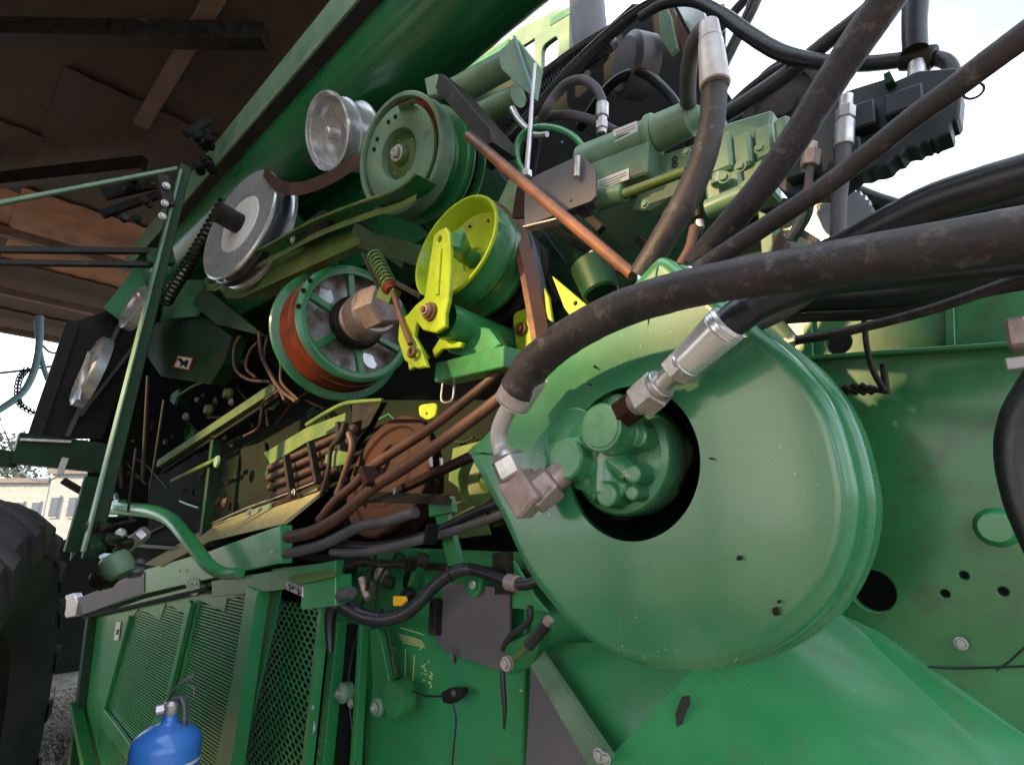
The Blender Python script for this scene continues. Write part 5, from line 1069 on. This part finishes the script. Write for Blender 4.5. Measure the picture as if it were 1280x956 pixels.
# ================================================================== top right: jagged black housing, fittings and hoses
jag = [(1058, 113), (1109, 97), (1112, 106), (1120, 100), (1149, 88), (1172, 86), (1197, 84), (1202, 112), (1199, 145), (1190, 152), (1188, 166), (1172, 172), (1160, 178), (1140, 184), (1118, 196), (1108, 206), (1090, 210), (1064, 221), (1040, 236), (1000, 245), (976, 238), (962, 210), (1000, 170), (1030, 140)]
rj = random.Random(8); jg = []
for i, q in enumerate(jag):
    nx = jag[(i+1) % len(jag)]; jg.append(q)
    if q[1] > 140 and nx[1] > 140: 
        for t in (.33, .66): jg.append((q[0]+(nx[0]-q[0])*t+rj.uniform(-1.5, 1.5), q[1]+(nx[1]-q[1])*t+rj.uniform(-3, 3)))
plate('black_housing', py(jg, 1.0), .05, HOUSE, H, bevel=.003, label='black housing with a ragged lower edge')
barpx('housing_lip', 1000, 250, .985, 1165, 128, .985, 4, .02, GREY, H); plate('housing_clip', py([(1104, 92), (1112, 88), (1118, 100), (1106, 106)], .98), .02, DKGREEN, H)
for (u, v, w_, h_) in [(1075, 150, 34, 30), (1130, 130, 40, 26), (1000, 210, 30, 28), (1060, 190, 30, 20)]:
    a, b = PY(u, v-h_/2, .985), PY(u+2, v+h_/2, .985); bar('housing_rib', a, b, w_*mpp(a), .03, HOUSE, H, bev=.003)
c = PY(978, 128, 1.3); lathe('grey_disc', c, axd(978, 128, .6, .3, 30), [(0, 0), (.30*52*mpp(c), 0), (.32*52*mpp(c), .01), (.7*52*mpp(c), .012), (.72*52*mpp(c), 0), (52*mpp(c), 0), (52*mpp(c), .03), (0, .03)], RUBGREY, H, n=56, label='pale grey round cover against the sky')
c = PY(1032, 282, 1.15); r = 52*mpp(c); vs = []; fs = []; N = 72
for dy in (0, .02):
    vs.append(c+YAX*dy)
    for i in range(N): a = 2*math.pi*i/N; rr_ = r*(1 if (i//1) % 2 else .93); vs.append(c+V((math.cos(a)*rr_, dy, math.sin(a)*rr_)))
for i in range(N): j = (i+1) % N; fs += [(0, 1+j, 1+i), (N+1, N+2+i, N+2+j), (1+i, 1+j, N+2+j, N+2+i)]
link('toothed_disc', mesh('toothed_disc', vs, fs, angle=20), H, WHITE, 'pale toothed disc behind the hoses')
fitting('hose_fitting', PY(1058, 120, .93), PY(1055, 185, .93), [(0, .22, 8, 8, 20, ZINC), (.22, .45, 11, 11, 6, ZINC), (.45, .5, 8, 8, 20, ZINC), (.5, .97, 11, 11, 24, ZINC)], ZINC, H, 'steel hose fitting hanging under the black housing')
hose('grey_hose', [(1055, 180, .93, 18), (1053, 210, .93, 18), (1049, 250, .93, 18), (1047, 300, .93, 18)], RUBGREY, H, n=18)
fitting('hose_fitting', PY(1016, 178, .95), PY(1012, 208, .95), [(0, .35, 6, 6, 6, ZINC), (.35, 1, 11, 11, 6, COPPER)], COPPER, H)
hose('grey_hose', [(1013, 205, .95, 10), (1009, 240, .95, 10), (1000, 275, .95, 10), (985, 300, .95, 10)], RUBGREY, H)
hose('grey_hose', [(1016, 240, .96, 8), (1010, 270, .96, 9), (990, 300, .96, 12)], DKGREEN, H)
plate('white_block', py([(947, 262), (966, 272), (966, 318), (952, 320)], 1.0), .04, SAGE, H, bevel=.002)
plate('brown_block', py([(966, 296), (976, 288), (982, 300), (978, 312), (966, 316)], 1.0), .03, RUBBROWN, H)
barpx('dark_bar', 1000, 290, .98, 1024, 305, .98, 8, .02, GREY, H)
cyl((966, 405), (990, 430), .98, 26, 22, SAGE, H, 'sage_fitting'); plate('sage_block', py([(950, 408), (976, 400), (984, 420), (978, 440), (955, 436)], .97), .05, SAGE, H, bevel=.003)
# hoses to the sky; Y falls towards the camera
T = [
 ('hydraulic_hose', RUBBER, 'dusty hose with a crimped sleeve, looping over the pump', [(800, 345, .80, 30), (828, 300, .80, 32), (858, 248, .80, 34), (880, 195, .80, 33), (890, 150, .80, 32), (893, 108, .80, 32)]),
 ('hydraulic_hose', RUBGREY, None, [(872, 215, 1.25, 20), (862, 150, 1.12, 20), (860, 100, .95, 20), (866, 62, .86, 21), (876, 42, .83, 23), (885, 38, .82, 24), (890, 52, .81, 26), (890, 80, .80, 26)]),
 ('hydraulic_hose', RUBBER, 'thick dusty hose running up to the top edge', [(868, 330, .72, 30), (905, 288, .71, 33), (950, 235, .70, 35), (995, 172, .69, 37), (1035, 108, .68, 39), (1072, 52, .67, 42), (1108, 0, .66, 44), (1140, -50, .65, 46)]),
 ('hydraulic_hose', RUBBER, 'hose rising to the right corner of the picture', [(872, 338, .70, 22), (915, 310, .69, 24), (970, 274, .68, 24), (1030, 234, .67, 25), (1085, 192, .66, 26), (1140, 148, .65, 28), (1190, 112, .64, 30), (1240, 74, .63, 32), (1300, 30, .62, 34)]),
 ('black_hose', RUBBLK, None, [(800, 22, 1.2, 12), (830, 5, 1.2, 13), (868, 2, 1.19, 14), (905, 20, 1.18, 17), (935, 42, 1.17, 19), (976, 66, 1.16, 20), (1027, 78, 1.15, 19), (1082, 80, 1.14, 19), (1143, 74, 1.13, 19), (1180, 76, 1.12, 18), (1195, 95, 1.11, 16)]),
 ('black_hose', RUBBLK, None, [(900, 148, 1.2, 20), (935, 126, 1.19, 20), (985, 92, 1.18, 20), (1035, 52, 1.17, 20), (1075, 22, 1.16, 22), (1120, -20, 1.15, 22)]),
 ('black_hose', RUBBLK, None, [(905, 140, 1.25, 9), (940, 108, 1.25, 10), (975, 85, 1.25, 10), (1000, 80, 1.25, 10)]),
 ('black_hose', RUBBLK, None, [(905, 80, 1.3, 14), (925, 40, 1.3, 14), (940, 10, 1.3, 16), (955, -30, 1.3, 18)]),
 ('black_hose', RUBBLK, None, [(880, 60, 1.35, 14), (905, 30, 1.35, 12), (940, -10, 1.35, 12)]),
 ('black_hose', RUBBLK, None, [(1146, -20, 1.1, 30), (1143, 30, 1.1, 28), (1144, 64, 1.1, 28)]),
 ('hydraulic_hose', RUBBLK, 'black hose lying above the thick dusty hose', [(1020, 318, .72, 26), (1062, 302, .71, 34), (1110, 280, .70, 44), (1165, 255, .69, 50), (1225, 235, .68, 52), (1310, 210, .67, 54)]),
 ('black_hose', RUBBLK, None, [(1050, 232, 1.3, 20), (1090, 250, 1.3, 22), (1130, 262, 1.3, 22), (1180, 270, 1.28, 20)]),
 ('black_hose', RUBBLK, None, [(1130, 290, .9, 30), (1190, 272, .88, 34), (1250, 258, .86, 38), (1320, 245, .84, 40)]),
 ('black_hose', RUBBLK, 'dark hoses under the thick dusty hose', [(950, 380, .96, 28), (1010, 372, .95, 30), (1080, 368, .94, 34), (1150, 360, .93, 36), (1220, 348, .92, 36), (1310, 330, .9, 38)]),
 ('black_hose', RUBBLK, None, [(940, 400, .99, 20), (1010, 392, .98, 22), (1090, 388, .97, 24), (1170, 374, .96, 24), (1240, 358, .95, 24), (1310, 345, .94, 26)]),
 ('grey_hose', RUBGREY, None, [(1032, 352, .80, 13), (1008, 372, .80, 16), (980, 390, .80, 18), (955, 402, .80, 18), (935, 410, .80, 16)]),
 ('brown_hose', RUBBER, 'thin dusty hose under the thick one at the right', [(990, 426, .90, 12), (1040, 418, .89, 12), (1100, 404, .88, 12), (1160, 388, .87, 13), (1220, 368, .86, 14), (1300, 340, .85, 16)]),
]
for nm, m_, lb_, q in T: hose(nm, q, m_, H, n=18, label=lb_)
fitting('hose_ferrule', PY(886, 30, .80), PY(894, 108, .795), [(0, .3, 12, 14, 24, PIPE), (.3, 1, 15, 18, 24, PIPE)], PIPE, H, 'pale grey crimped sleeve against the sky')
fitting('hose_joint', PY(1128, 74, 1.12), PY(1168, 72, 1.12), [(0, 1, 14, 14, 24, DARK)], DARK, H); fitting('hose_joint', PY(1146, 78, 1.11), PY(1146, 98, 1.11), [(0, 1, 9, 11, 20, ZINC)], ZINC, H)
torus('hanging_ring', PY(1217, 114, .9), YAX, 10*mpp(PY(1217, 114, .9)), 1.6*mpp(PY(1217, 114, .9)), DARK, H, 28, 8)
fitting('hose_nut', PY(982, 429, .90), PY(996, 424, .90), [(0, 1, 8, 8, 6, ZINC)], ZINC, H)
hose('bent_bracket', [(1080, 395, 1.02, 7), (1083, 430, 1.02, 7), (1090, 460, 1.02, 7), (1106, 490, 1.02, 8)], DARK, H, n=10); hose('bent_bracket', [(1104, 455, 1.04, 8), (1108, 492, 1.04, 9)], DARK, H, n=10)
for i in range(6): cyl((1035+i*10, 482+R.uniform(-5, 6)), (1052+i*10, 490+R.uniform(-5, 6)), 1.06, 10, 7, DARK, H, 'dark_wire_lump', 10)
bar('copper_block', PY(1270, 402, .95), PY(1276, 438, .95), 22*mpp(PY(1272, 420, .95)), .05, COPPER, H, bev=.004); bar('steel_tab', PY(1258, 458, .95), PY(1290, 454, .95), .016, .03, PIPE, H)
plate('sage_arch', py([(828, 0), (838, 20), (846, 60), (838, 68), (826, 50), (822, 10)], 1.6), .02, SAGE, H); plate('brown_blade', py([(846, 10), (862, 40), (866, 66), (854, 66), (846, 40)], 1.62), .02, RUSTLIT, H); plate('pale_blade', py([(838, 2), (876, 6), (884, 26), (868, 50), (850, 30)], 1.66), .02, WHITE, H); barpx('thin_strap', 842, 5, 1.55, 866, 50, 1.55, 4, .01, DARK, H)

# cable ties round the hoses and loose clips
for (u, v, y, w_, dx, dy) in [(476, 772, 1.0, 20, 1, 0), (563, 717, 1.0, 19, 1, -.4)]:
    c = PY(u, v, y); ax = (RT*dx - UP*dy).normalized(); torus('cable_tie', c, ax, w_/2*mpp(c)*1.0, 1.3*mpp(c), INK, H, 28, 6)
